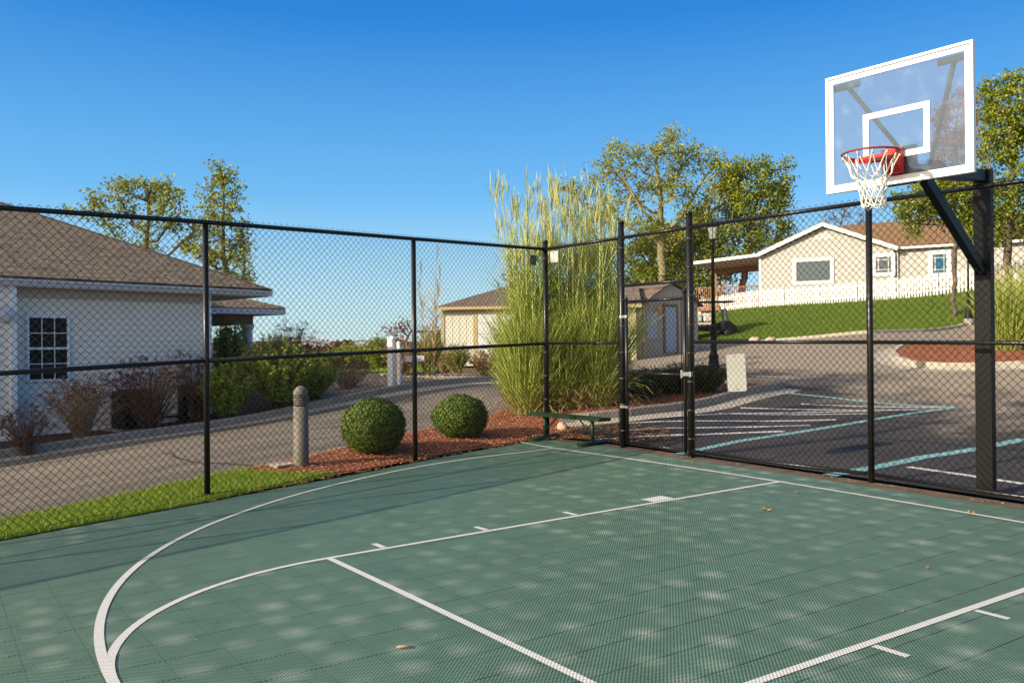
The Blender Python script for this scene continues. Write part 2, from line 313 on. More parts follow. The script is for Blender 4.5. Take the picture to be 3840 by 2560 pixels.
class MB:
    def __init__(s): s.v = []; s.f = []; s.uv = {}
    def face(s, pts, uv=None):
        i = len(s.v); s.v += [tuple(map(float, p)) for p in pts]; s.f.append(list(range(i, i+len(pts))))
        if uv: s.uv[len(s.f)-1] = uv
        return s
    def box(s, c, sz, rz=0, ax=None):
        c = np.array(c, float); hx, hy, hz = [a/2 for a in sz]
        if ax is None: ax = np.array([[math.cos(rz), math.sin(rz), 0], [-math.sin(rz), math.cos(rz), 0], [0,0,1]])
        i = len(s.v)
        for a in (-1,1):
            for b in (-1,1):
                for d in (-1,1): s.v.append(tuple(c + ax[0]*a*hx + ax[1]*b*hy + ax[2]*d*hz))
        for q in ((0,1,3,2),(4,6,7,5),(0,4,5,1),(2,3,7,6),(0,2,6,4),(1,5,7,3)): s.f.append([i+k for k in q])
        return s
    def bar(s, a, b, w, t, up=(0,0,1)):
        a = np.array(a, float); b = np.array(b, float); d = b-a; L = np.linalg.norm(d); d /= L; u = np.array(up, float)
        x = np.cross(d, u)
        if np.linalg.norm(x) < 1e-4: x = np.cross(d, [1,0,0])
        x /= np.linalg.norm(x); z = np.cross(x, d)
        return s.box((a+b)/2, (L, w, t), ax=np.array([d, x, z]))
    def tube(s, pts, r, n=8, cap=True):
        pts = [np.array(p, float) for p in pts]; rs = r if hasattr(r, '__len__') else [r]*len(pts); i0 = len(s.v); pu = None
        for k, p in enumerate(pts):
            t = pts[min(k+1, len(pts)-1)]-pts[max(k-1, 0)]; t = t/(np.linalg.norm(t)+1e-9)
            if pu is None:
                pu = np.cross(t, [0,0,1]); 
                if np.linalg.norm(pu) < .1: pu = np.cross(t, [1,0,0])
            pu = pu - t*(pu@t); pu /= np.linalg.norm(pu)+1e-9; w = np.cross(t, pu)
            for j in range(n):
                a = 2*math.pi*j/n; s.v.append(tuple(p + rs[k]*(math.cos(a)*pu+math.sin(a)*w)))
        for k in range(len(pts)-1):
            for j in range(n):
                a = i0+k*n+j; b = i0+k*n+(j+1)%n; s.f.append([a, b, b+n, a+n])
        if cap: s.f.append([i0+j for j in range(n)][::-1]); s.f.append([i0+(len(pts)-1)*n+j for j in range(n)])
        return s
    def lathe(s, c, prof, n=20):
        i0 = len(s.v); c = np.array(c, float)
        for r, z in prof:
            for j in range(n):
                a = 2*math.pi*j/n; s.v.append((c[0]+r*math.cos(a), c[1]+r*math.sin(a), c[2]+z))
        for k in range(len(prof)-1):
            for j in range(n):
                a = i0+k*n+j; b = i0+k*n+(j+1)%n; s.f.append([a, b, b+n, a+n])
        s.f.append([i0+j for j in range(n)][::-1]); s.f.append([i0+(len(prof)-1)*n+j for j in range(n)])
        return s
    def prism(s, poly, d):         # closed polygon extruded by vector d
        poly = [np.array(p, float) for p in poly]; d = np.array(d, float); i = len(s.v); n = len(poly)
        s.v += [tuple(p) for p in poly] + [tuple(p+d) for p in poly]
        s.f.append([i+k for k in range(n)][::-1]); s.f.append([i+n+k for k in range(n)])
        for k in range(n): s.f.append([i+k, i+(k+1)%n, i+n+(k+1)%n, i+n+k])
        return s
    def build(s, name, m, parent=None, smooth=False, bevel=0, local=None):
        V = np.array(s.v, float)
        off = np.array(local if local is not None else (parent_loc(parent) if parent is not None else (0,0,0)), float)
        me = bpy.data.meshes.new(name); me.from_pydata([tuple(p) for p in (V-off)], [], s.f); 
        if s.uv:
            l = me.uv_layers.new(name='UVMap')
            for fi, uv in s.uv.items():
                for li, q in zip(me.polygons[fi].loop_indices, uv): l.data[li].uv = q
        if smooth: me.shade_smooth() if hasattr(me, 'shade_smooth') else None
        bm = bmesh.new(); bm.from_mesh(me); bmesh.ops.recalc_face_normals(bm, faces=bm.faces); bm.to_mesh(me); bm.free()
        if smooth:
            for p in me.polygons: p.use_smooth = len(p.vertices) <= 4
        o = link(name, me, m, parent)
        if bevel:
            b = o.modifiers.new('b', 'BEVEL'); b.width = bevel; b.segments = 2; b.limit_method = 'ANGLE'
        return o
def parent_loc(p):                 # world location of an unrotated, unscaled chain of parents
    l = np.zeros(3)
    while p is not None:
        l += np.array(p.location); p = p.parent
    return l
def copy_tree(o, parent=None):
    c = o.copy(); col.objects.link(c); c.parent = parent
    for ch in [x for x in bpy.data.objects if x.parent == o]: copy_tree(ch, c)
    return c
# ------------------------------------------------------------------ ground patches
def patch(name, poly, dz, m, res=.5, kind='structure', parent=None, label=None):
    poly = [np.array(p[:2], float) for p in poly]; B = []
    for i in range(len(poly)):
        a, b = poly[i], poly[(i+1)%len(poly)]; k = max(1, int(np.linalg.norm(b-a)/res))
        B += [a+(b-a)*j/k for j in range(k)]
    B = np.array(B); lo = B.min(0); hi = B.max(0); nb = len(B)
    gx, gy = np.meshgrid(np.arange(lo[0]+res*.5, hi[0], res), np.arange(lo[1]+res*.5, hi[1], res)); G = np.stack([gx.ravel(), gy.ravel()], -1)
    ins = np.zeros(len(G), bool); x, y = G[:,0], G[:,1]; dmin = np.full(len(G), 9.)
    for i in range(nb):
        a, b = B[i], B[(i+1)%nb]
        c = ((a[1] > y) != (b[1] > y)) & (x < (b[0]-a[0])*(y-a[1])/((b[1]-a[1])+1e-12)+a[0]); ins ^= c
        dmin = np.minimum(dmin, np.hypot(x-a[0], y-a[1]))
    G = G[ins & (dmin > res*.45)]
    P = [Vector(map(float, p)) for p in B]+[Vector(map(float, p)) for p in G]
    out = delaunay_2d_cdt(P, [], [list(range(nb))], 1, 1e-5)
    V2 = np.array([tuple(p) for p in out[0]]); Z = H(V2[:,0], V2[:,1])+dz
    V = np.c_[V2, Z]; Ft = [f for f in out[2] if len(f) == 3]
    Ft = [f if ((V2[f[1]]-V2[f[0]])[0]*(V2[f[2]]-V2[f[0]])[1]-(V2[f[1]]-V2[f[0]])[1]*(V2[f[2]]-V2[f[0]])[0]) > 0 else f[::-1] for f in Ft]
    o = npmesh(name, V, np.array(Ft), m, parent, True)
    return tag(o, label=label, kind=kind)
def in_poly(P, poly):
    ins = np.zeros(len(P), bool); x, y = P[:,0], P[:,1]
    for i in range(len(poly)):
        a, b = poly[i][:2], poly[(i+1)%len(poly)][:2]
        ins ^= ((a[1] > y) != (b[1] > y)) & (x < (b[0]-a[0])*(y-a[1])/((b[1]-a[1])+1e-12)+a[0])
    return ins
def strip(pts, w, side=0):         # ribbon polygons along a polyline, returns (left, right) outline
    pts = [np.array(p[:2], float) for p in pts]; L = []; Rr = []
    for i, p in enumerate(pts):
        t = pts[min(i+1, len(pts)-1)]-pts[max(i-1, 0)]; t /= np.linalg.norm(t); n = np.array([-t[1], t[0]])
        L.append(p+n*w*(.5+side)); Rr.append(p-n*w*(.5-side))
    return L, Rr
def dens(pts, step=.4):
    out = []; pts = [np.array(p[:2], float) for p in pts]
    for a, b in zip(pts[:-1], pts[1:]):
        k = max(1, int(np.linalg.norm(b-a)/step)); out += [a+(b-a)*j/k for j in range(k)]
    return out+[pts[-1]]
def ribbon(mb, pts, w, dz, side=0, res=.3):
    p = dens(pts, res); L, Rr = strip(p, w, side); L = np.array(L); Rr = np.array(Rr)
    zl = H(L[:,0], L[:,1])+dz; zr = H(Rr[:,0], Rr[:,1])+dz
    for i in range(len(p)-1):
        mb.face([(*Rr[i], zr[i]), (*Rr[i+1], zr[i+1]), (*L[i+1], zl[i+1]), (*L[i], zl[i])])
def kerb(name, pts, w, h, m, side=0, label=None, cap=None):
    p = dens(pts, .5); L, Rr = strip(p, w, side); mb = MB(); L = np.array(L); Rr = np.array(Rr); mid = (L+Rr)/2; z = H(mid[:,0], mid[:,1])
    for i in range(len(p)-1):
        for (A, za0, za1), (B_, zb0, zb1) in (((L,-.25,-.25),(L,h-.02,h-.02)), ((L,h-.02,h-.02),(L*.9+Rr*.1,h,h)), ((L*.9+Rr*.1,h,h),(Rr*.9+L*.1,h,h)), ((Rr*.9+L*.1,h,h),(Rr,h-.02,h-.02)), ((Rr,h-.02,h-.02),(Rr,-.25,-.25))):
            mb.face([(*A[i], z[i]+za0), (*A[i+1], z[i+1]+za1), (*B_[i+1], z[i+1]+zb1), (*B_[i], z[i]+zb0)])
    for i in (0, -1): mb.face([(*L[i], z[i]-.25), (*L[i], z[i]+h), (*Rr[i], z[i]+h), (*Rr[i], z[i]-.25)])
    o = mb.build(name, m); return tag(o, kind='structure')
# ================================================================== SETTING
# base sheet: graded rings to the horizon
def build_ground():
    c = np.array([-10., 12.]); rs = list(np.arange(0, 70, 1.4)) + [76, 84, 95, 110, 130, 160, 200, 260, 340, 450, 600, 900, 1400, 2200, 3500, 5000]; na = 160
    V = [(c[0], c[1])]; Fq = []
    for r in rs[1:]:
        for j in range(na):
            a = 2*math.pi*j/na; V.append((c[0]+r*math.cos(a), c[1]+r*math.sin(a)))
    V = np.array(V); z = H(V[:,0], V[:,1])-.12
    r = np.hypot(*(V-c).T); z = z + np.where(r > 180, (np.sin(V[:,0]*.011)+np.cos(V[:,1]*.009+V[:,0]*.004))*np.clip((r-180)/400, 0, 1)*.8, 0)
    fs = []
    for k in range(len(rs)-2):
        for j in range(na):
            a = 1+k*na+j; b = 1+k*na+(j+1)%na; fs.append([a, b, b+na, a+na])
    mb = MB(); mb.v = [tuple(p) for p in np.c_[V, z]]; mb.f = fs + [[0, 1+j, 1+(j+1)%na] for j in range(na)]
    return tag(mb.build('ground', M['field'], smooth=True), kind='structure')
build_ground()
FD = np.array([-.235, .972]); FD /= np.linalg.norm(FD)
PC = np.array([-7.088, .60]); PA2 = np.array([-6.384, -2.312]); PA1 = np.array([-5.628, -5.435]); _st = PA1-PA2
LP = [PC, PA2, PA1] + [PA1+_st*k for k in (1, 2, 3, 4, 5)]
BP = [PC, np.array([-5.276, .70]), np.array([-3.863, .70]), np.array([-1.194, .826]), np.array([1.6, .92]), np.array([4.6, 1.0]), np.array([7.6, 1.05])]
court_poly = [(-3.2,-14),(-4.05,-11),(-5.0,-7.53),(-5.42,-5.52),(-6.3,-2.36),(-6.98,.2),(-6.9,.42),(-6.55,.55),(-5.3,.57),(-4.2,.47),(-1.0,.50),(.6,.58),(6.5,.6),(6.5,-14)]
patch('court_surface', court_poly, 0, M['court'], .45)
patch('court_apron', [(-7.08,.3),(-6.9,.72),(-5.2,.8),(-1.2,.86),(7.5,1.1),(7.5,.4),(-4,.3),(-6,.35)], -.012, M['soil'], .3)
near_k = [(-4.75,-13.2),(-5.3,-11)] + [at(*t) for t in [(0,1200,9.1),(368,1120,10.5),(551,1077,11.4),(676,1049,12.0),(801,1022,13.0),(936,994,14.5),(993,983,15.3),(1125,956,17.2)]]
far_k = [(-10.9,-13.5)] + [at(*t) for t in [(0,1055,14.6),(110,1038,15.2),(300,1012,16.3),(475,985,17.6),(600,962,18.5),(700,943,19.4),(800,924,20.4),(942,899,22.2),(1114,876,24.2)]]
far_k += [np.array([-17.2, 9.0]), np.array([-19.5, 14.0])]
bed_back = [at(1300,893,21.5), at(1450,886,21.3), at(1640,880,20.6), at(1760,884,20.0)]
isl_front = [at(1290,972,15.5), at(1370,962,15.6), at(1450,958,15.8), at(1545,945,16.3), at(1640,930,17.2), at(1730,908,18.3), at(1785,897,19.0)]
isl_tip = [at(1803,890,19.4), at(1795,885,19.8)]
lawn_k = [at(1545,803,40), at(1600,794,42), at(1700,789,40), at(1830,778,37.5), at(2000,763,33.5), at(2120,754,34.5), at(2240,744,36.4), at(2352,734,38), np.array([14., 27.]), np.array([22., 32.])]
road_poly = near_k + [far_k[-1], far_k[-2]] + far_k[:-2][::-1]
patch('road', near_k + [np.array([-13.5, 9.5])] + far_k[::-1][1:], 0, M['road'], .6)
lot_poly = [(-6.0,.86),(-1.2,.95),(7.6,1.15),(16,1.2),(22,8),(22,31)] + lawn_k[::-1] + [at(1470,822,38), at(1180,850,33), np.array([-17.2,9.0]), np.array([-13.5,9.5]), near_k[-1]] + bed_back + isl_tip[::-1] + isl_front[::-1]
patch('parking_lot', lot_poly, 0, M['lot'], .6)
g1 = at(560,1089,11.4); g2 = PA2+(PA1-PA2)*.42
mulch_poly = [PC+(-.05,0), (-6.0,.86)] + isl_front + isl_tip + bed_back[::-1] + near_k[::-1][:6] + [g1, at(620,1100,11.2), g2]
patch('mulch_bed', mulch_poly, .015, M['mulch'], .35)
grass_poly = [g2, at(620,1100,11.2), g1] + near_k[::-1][6:] + [LP[-2], court_poly[1], court_poly[2], court_poly[3], PA1]
patch('grass_verge', [g2, at(620,1100,11.2), g1] + near_k[::-1][6:] + [(-3.3,-14)] + [court_poly[1], court_poly[2], court_poly[3]], .01, M['grassg'], .3)
patch('house_bed', far_k[:7] + [at(700,915,22.5), at(560,905,23), (-19,-3), (-16,-13)], .02, M['darkbed'], .5)
patch('gravel_bed', far_k[6:9] + [at(1114,862,27), at(800,872,26), at(700,890,24.5), at(700,915,22.5)], .02, M['gravel'], .5)
patch('back_lawn', [at(700,880,26), at(900,866,26.5), at(1000,868,27), at(1010,845,35), at(900,838,42), at(760,840,40), at(640,870,30)], .03, M['lawn'], .7)
lawn_poly = lawn_k + [np.array([30., 60.]), np.array([-20., 85.]), np.array([-30., 62.]), at(1450,800,46)]
patch('hill_lawn', lawn_poly, .04, M['lawn'], 1.0)
# concrete edges
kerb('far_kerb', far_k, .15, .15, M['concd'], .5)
o = MB(); ribbon(o, near_k, .16, .014, -.3); tag(o.build('near_kerb', M['conc']), kind='structure')
o = MB(); ribbon(o, far_k[:-1], .42, .008, -.5); tag(o.build('far_gutter', M['conc']), kind='structure')
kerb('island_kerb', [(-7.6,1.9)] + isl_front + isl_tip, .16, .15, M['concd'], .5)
o = MB(); ribbon(o, isl_front + isl_tip[:1], .40, .008, -.5); tag(o.build('island_gutter', M['conc']), kind='structure')
kerb('bed_rear_kerb', bed_back+isl_tip[::-1][:1], .15, .14, M['conc'])
kerb('lawn_kerb', lawn_k[:-1], .16, .13, M['conc'], .5)
kerb('lawn_edging', [at(770,884,25.5), at(880,880,25.2), at(1000,874,26)], .2, .14, M['conc'])
isl2 = [at(2042,822,24.2), at(2052,836,23.0), at(2095,847,21.9), at(2170,855,21.2), at(2260,860,20.7), at(2360,862,20.4)]
_c = isl2[-1]; isl2 += [np.array([_c[0]+3.5, _c[1]+2.2, 0]), np.array([_c[0]+4.8, _c[1]+5.2, 0]), np.array([_c[0]+3.2, _c[1]+8.2, 0]), at(2352,799,27.0), at(2230,797,27.2), at(2130,800,26.6), at(2065,809,25.6)]
_cc = np.mean([p[:2] for p in isl2], 0)
patch('round_mulch_bed', [_cc+(np.array(p[:2])-_cc)*.97 for p in isl2], .13, M['mulch'], .35)
kerb('round_island_kerb', [_cc+(np.array(p[:2])-_cc)*.97 for p in isl2+isl2[:1]], .18, .16, M['conc'])
o = MB(); ribbon(o, isl2+isl2[:1], .5, .008, -.28); tag(o.build('round_island_gutter', M['conc']), kind='structure')
# ---------------- court markings (one painted layout)
def court_lines():
    f = .3048; w = .052; mb = MB(); dz = .004
    yB = 0; bl = -5.52*f; t1, t2, t3 = -9.76*f, -13.1*f, -16.4*f; yF = -18.02*f; hw = 1.84; E = .2032
    ribbon(mb, [(-6.98,-w/2),(6.4,-w/2)], w, dz)
    for s in (-1, 1): ribbon(mb, [(s*(hw-w/2), yB-w), (s*(hw-w/2), yF-w)], w, dz)
    ribbon(mb, [(-hw+w, yF-w/2), (hw-w, yF-w/2)], w, dz)
    for s in (-1, 1):
        for t in (t1, t2, t3) if s < 0 else (-9.48*f, -12.95*f, t3): ribbon(mb, [(s*(hw+.012), t-w/2), (s*(hw+E), t-w/2)], w, dz)
        ribbon(mb, [(s*(hw+.012), bl-f/2), (s*(hw+E), bl-f/2)], f, dz)
    Rf = hw-w/2; cyF = yF-w/2
    arc = [(Rf*math.cos(a), cyF-w*.5-Rf*math.sin(a)) for a in np.linspace(0, math.pi, 60)]
    ribbon(mb, arc, w, dz, res=.1)
    R3 = 19.96*f-w/2; yc = -4.27*f
    arc = [(-R3, -w)]+[(-R3*math.cos(a), yc-R3*math.sin(a)) for a in np.linspace(0, math.pi, 150)]
    ribbon(mb, arc, w*1.02, dz+.0015, res=.1)
    # the wedge where the two arcs touch is filled
    Vw = []
    for x in np.linspace(-.75, .75, 40):
        y1 = cyF-math.sqrt(Rf*Rf-x*x); y2 = yc-math.sqrt(R3*R3-x*x)
        Vw.append((x, y1, y2))
    for a, b in zip(Vw[:-1], Vw[1:]):
        if abs(a[1]-a[2]) < .075: 
            P = [(a[0],a[1]),(a[0],a[2]),(b[0],b[2]),(b[0],b[1])]; mb.face([(x, y, h1(x, y)+dz+.003) for x, y in P])
    return tag(mb.build('court_markings', M['line']), kind='structure')
court_lines()
# ---------------- parking markings
def lot_lines():
    a = MB(); b = MB(); dz = .007
    def G(*L): return [gp(u, v) for u, v in L]
    for L, w in (([(1560,1043),(1700,1013),(1900,982),(2090,950),(2195,935)], .15), ([(2195,935),(2050,928),(1900,912),(1800,902)], .14), ([(1905,1092),(2000,1075),(2120,1050),(2250,1030),(2352,1009)], .19)):
        ribbon(a, G(*L), w, dz)
    for L, w in (([(1440,967),(1700,949),(2060,942)], .07), ([(1430,985),(1600,962),(1900,960)], .0), ([(1440,972),(1600,967),(1920,964)], .10), ([(1590,972),(1700,968),(1900,967)], .0),
                 ([(1430,1006),(1600,999),(1800,991)], .11), ([(1440,989),(1600,983),(1860,977)], .10), ([(1580,1033),(1480,1012)], .0), ([(1840,928),(2170,935)], .07), ([(1700,937),(2110,941)], .07),
                 ([(1650,950),(2000,950)], .07), ([(2085,1073),(2200,1089),(2352,1112)], .09), ([(1370,1010),(1440,1005)], .09), ([(1830,902),(2000,915)], .0)):
        if w: ribbon(b, G(*L), w*1.3, dz+.001)
    tag(a.build('blue_parking_lines', M['pblue']), kind='structure'); tag(b.build('white_parking_lines', M['pwhite']), kind='structure')
lot_lines()
o = MB(); c = gp(1957, 1030); n_ = 20  # flat dark oval laid on the asphalt
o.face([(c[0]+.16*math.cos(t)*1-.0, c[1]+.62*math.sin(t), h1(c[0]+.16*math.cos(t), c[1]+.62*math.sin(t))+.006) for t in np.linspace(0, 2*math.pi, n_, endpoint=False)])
tag(o.build('dark_asphalt_oval', mat('dark_oval', (.012,.012,.016), .7)), kind='structure')
o = MB(); g_ = np.random.default_rng(44)
def crack(L, w, m_):
    P = dens([gp(u, v) for u, v in L], .25); P = [p+g_.normal(size=2)*.035 for p in P]; ribbon(m_, P, w, .006, res=9)
crack([(375,1040),(440,1062),(520,1065),(610,1075),(650,1080)], .05, o); crack([(0,1120),(160,1098),(330,1075),(470,1062)], .018, o); crack([(760,985),(860,955),(950,915)], .02, o)
tag(o.build('road_cracks', mat('crack_sealer', (.045,.04,.036), .8)), kind='structure')
o = MB(); crack([(1700,1070),(1850,1035),(2020,1020),(2240,990)], .02, o); crack([(1760,880),(1950,860),(2030,850)], .025, o); crack([(2050,880),(2250,910),(2352,915)], .02, o)
tag(o.build('parking_cracks', bpy.data.materials['crack_sealer']), kind='structure')
# ================================================================== FENCES
def fabric(name, parent, P0, P1, zb0, zb1, zt0, zt1, off=.04, a=.043, r=.0031, label=None):
    P0 = np.array(P0, float); P1 = np.array(P1, float); d = P1-P0; L = np.linalg.norm(d); t = d/L; nrm = np.array([t[1], -t[0]])
    ns = int(L/a); rows = int(round(((zt0-zb0)+(zt1-zb1))/2/a)); S = np.arange(ns)[:,None]; J = np.arange(rows+1)[None]
    par = (S+J) % 2; s = (S+par)*a; lag = J/rows; side = np.where(par == 1, 1., -1.)*.0028+off
    fz = s/L; zb = zb0+(zb1-zb0)*fz; zt = zt0+(zt1-zt0)*fz; Z = zb+(zt-zb)*lag
    s = s + np.sin(J*.55+S*.21)*.0015
    X = P0[0]+t[0]*s+nrm[0]*side; Y = P0[1]+t[1]*s+nrm[1]*side
    C = np.stack([X, Y, Z], -1)                     # ns x rows+1 x 3
    n3 = np.array([nrm[0], nrm[1], 0]); 
    A = n3*r; Bv = np.array([t[0], t[1], 0])*r*1.25
    V = np.stack([C+A, C+Bv, C-A, C-Bv], 2).reshape(-1, 3)
    base = (np.arange(ns)[:,None]*(rows+1)+np.arange(rows)[None]).ravel()*4; Fs = []
    for k in range(4): Fs.append(np.stack([base+k, base+(k+1)%4, base+4+(k+1)%4, base+4+k], -1))
    o = npmesh(name, V-parent_loc(parent), np.concatenate(Fs), M['wire'], parent, True); tag(o, label=label)
    return o
def post(name, parent, P, z0, z1, r, cap=True, lean=0):
    mb = MB(); mb.tube([(P[0], P[1], z0), (P[0], P[1], z1)], r, 14, True)
    if cap: mb.lathe((P[0], P[1], z1), [(r*1.08, -.02), (r*1.12, .005), (r*.8, .022), (.004, .03)], 14)
    return mb.build(name, M['vinyl'], parent, True)
FH = 3.21
def bands(mb, P, z0, z1, n, r, nrm):
    for k in range(n):
        z = z0+(z1-z0)*(k+.5)/n; mb.lathe((P[0], P[1], z), [(r, -.011), (r+.004, -.011), (r+.004, .011), (r, .011)], 14)
        mb.box((P[0]+nrm[0]*(r+.012), P[1]+nrm[1]*(r+.012), z), (.026, .010, .020), math.atan2(nrm[1], nrm[0]))
def fence_left():
    e = empty('chain_link_fence', (PC[0], PC[1], h1(*PC)))
    tag(e, 'tall black chain-link fence along the left side of the court, beside the road', 'fence')
    zs = [h1(*p) for p in LP]
    for i, p in enumerate(LP[1:], 1):
        post('fence_post', e, p, zs[i]-.1, zs[i]+FH-.03, .034, False)
    mb = MB(); tr = MB(); mr = MB()
    tr.tube([(p[0], p[1], z+FH) for p, z in zip(LP, zs)], .027, 12); tr.build('top_rail', M['vinyl'], e, True)
    for i in range(len(LP)-1):
        a, b = LP[i], LP[i+1]; m_ = MB(); m_.tube([(a[0], a[1], zs[i]+1.60), (b[0], b[1], zs[i+1]+1.60)], .026, 12)
        m_.build('middle_rail', M['vinyl'], e, True)
    tw = MB(); pts = []
    for i in range(len(LP)-1):
        for k in range(8):
            t = k/8; p = LP[i]*(1-t)+LP[i+1]*t; pts.append((p[0]+.04, p[1]+.01, zs[i]*(1-t)+zs[i+1]*t+.045+.02*math.sin(k*1.7+i)))
    tw.tube(pts, .004, 5); tw.build('tension_wire', M['wire'], e)
    for i in range(len(LP)-1):
        a, b = (LP[i], LP[i+1]); d = (b-a)/np.linalg.norm(b-a)
        fabric('wire_mesh', e, b, a, zs[i+1]+.02, zs[i]+.02, zs[i+1]+FH+.05, zs[i]+FH+.05, .040)
    return e
fence_left()
def fence_back():
    e = empty('chain_link_fence', (BP[3][0], BP[3][1], h1(*BP[3])))
    tag(e, 'tall black chain-link fence behind the basketball hoop, with the open-framed gate bay', 'fence')
    zs = [h1(*p) for p in BP]; tp = {0: .046, 1: .045, 2: .046}
    hts = [FH+.13, FH+.24, FH+.20, FH-.03, FH-.03, FH-.03, FH-.03]
    for i, p in enumerate(BP):
        post('fence_post', e, p, zs[i]-.1, zs[i]+hts[i], tp.get(i, .036), i < 3)
    for i in range(len(BP)-1):
        a, b = BP[i], BP[i+1]; m_ = MB(); m_.tube([(a[0], a[1], zs[i]+FH), (b[0], b[1], zs[i+1]+FH)], .026, 12); m_.build('top_rail', M['vinyl'], e, True)
        if i != 1:
            m_ = MB(); m_.tube([(a[0], a[1], zs[i]+1.60), (b[0], b[1], zs[i+1]+1.60)], .0225, 12); m_.build('middle_rail', M['vinyl'], e, True)
            if i > 1:
                m_ = MB(); m_.tube([(a[0]+.05, a[1]-.02, zs[i]+.085), ((a[0]+b[0])/2, (a[1]+b[1])/2-.02, (zs[i]+zs[i+1])/2+.070), (b[0]-.05, b[1]-.02, zs[i+1]+.085)], .0235, 12); m_.build('bottom_rail', M['vinyl'], e, True)
        else:
            m_ = MB(); m_.tube([(a[0], a[1], zs[i]+2.47), (b[0], b[1], zs[i+1]+2.47)], .0245, 12); m_.build('transom_rail', M['vinyl'], e, True)
        zb = .03 if i != 1 else 2.45
        fabric('wire_mesh', e, a, b, zs[i]+zb, zs[i+1]+zb, zs[i]+FH+.05, zs[i+1]+FH+.05, .045)
    for i, n1 in ((0, (1,0)), (1, (-1,0)), (2, (1,0))):
        for k in range(8):
            mb = MB(); z_ = zs[i]+.25+k*.40; bands(mb, BP[i], z_-.1, z_+.1, 1, tp[i], n1); mb.build('tension_band', M['band'], e, True)
    for i, sx in ((1, -1), (2, 1), (0, 1)):
        m_ = MB(); m_.box((BP[i][0]+sx*(tp[i]+.03), BP[i][1]-.01, zs[i]+FH/2+.05), (.016, .006, FH-.1)); m_.build('tension_bar', M['vinyl'], e)
    return e
fence_back()
def gate():
    a, b = BP[1], BP[2]; z = (h1(*a)+h1(*b))/2; x0, x1 = a[0]+.105, b[0]-.10; y = a[1]-.005
    e = empty('gate', (x0, y, z)); tag(e, 'narrow black chain-link gate closed between two tall posts', 'gate')
    for x, zt in ((x0, 2.27), (x1, 2.33)): post('gate_upright', e, (x, y), z+.04, z+zt, .026)
    for nm, zz, yy in (('top_rail', 2.22, 0), ('middle_rail', 1.14, 0), ('bottom_rail', .075, 0)):
        m_ = MB(); m_.tube([(x0, y, z+zz), (x1, y, z+zz)], .0215, 12); m_.build(nm, M['vinyl'], e, True)
    fabric('wire_mesh', e, (x0+.03, y), (x1-.06, y), z+.05, z+.05, z+2.26, z+2.26, .028)
    m_ = MB(); m_.box((x1-.045, y-.02, z+1.15), (.012, .006, 2.2)); m_.build('tension_bar', M['vinyl'], e)
    l = MB(); l.box((x1+.055, y-.035, z+1.15), (.19, .018, .055)); l.box((x1+.13, y-.02, z+1.15), (.035, .05, .075)); l.box((x1-.02, y-.03, z+1.15), (.035, .05, .11)); l.build('latch', M['steel'], e, bevel=.004)
    for zz in (.62, 2.0):
        h = MB(); h.lathe((a[0], a[1], z+zz), [(.045,-.02),(.05,-.02),(.05,.02),(.045,.02)], 12); h.box((a[0]+.07, y-.01, z+zz), (.06, .02, .035)); h.lathe((x0, y, z+zz), [(.027,-.02),(.031,-.02),(.031,.02),(.027,.02)], 12); h.build('hinge', M['steel'], e)
gate()
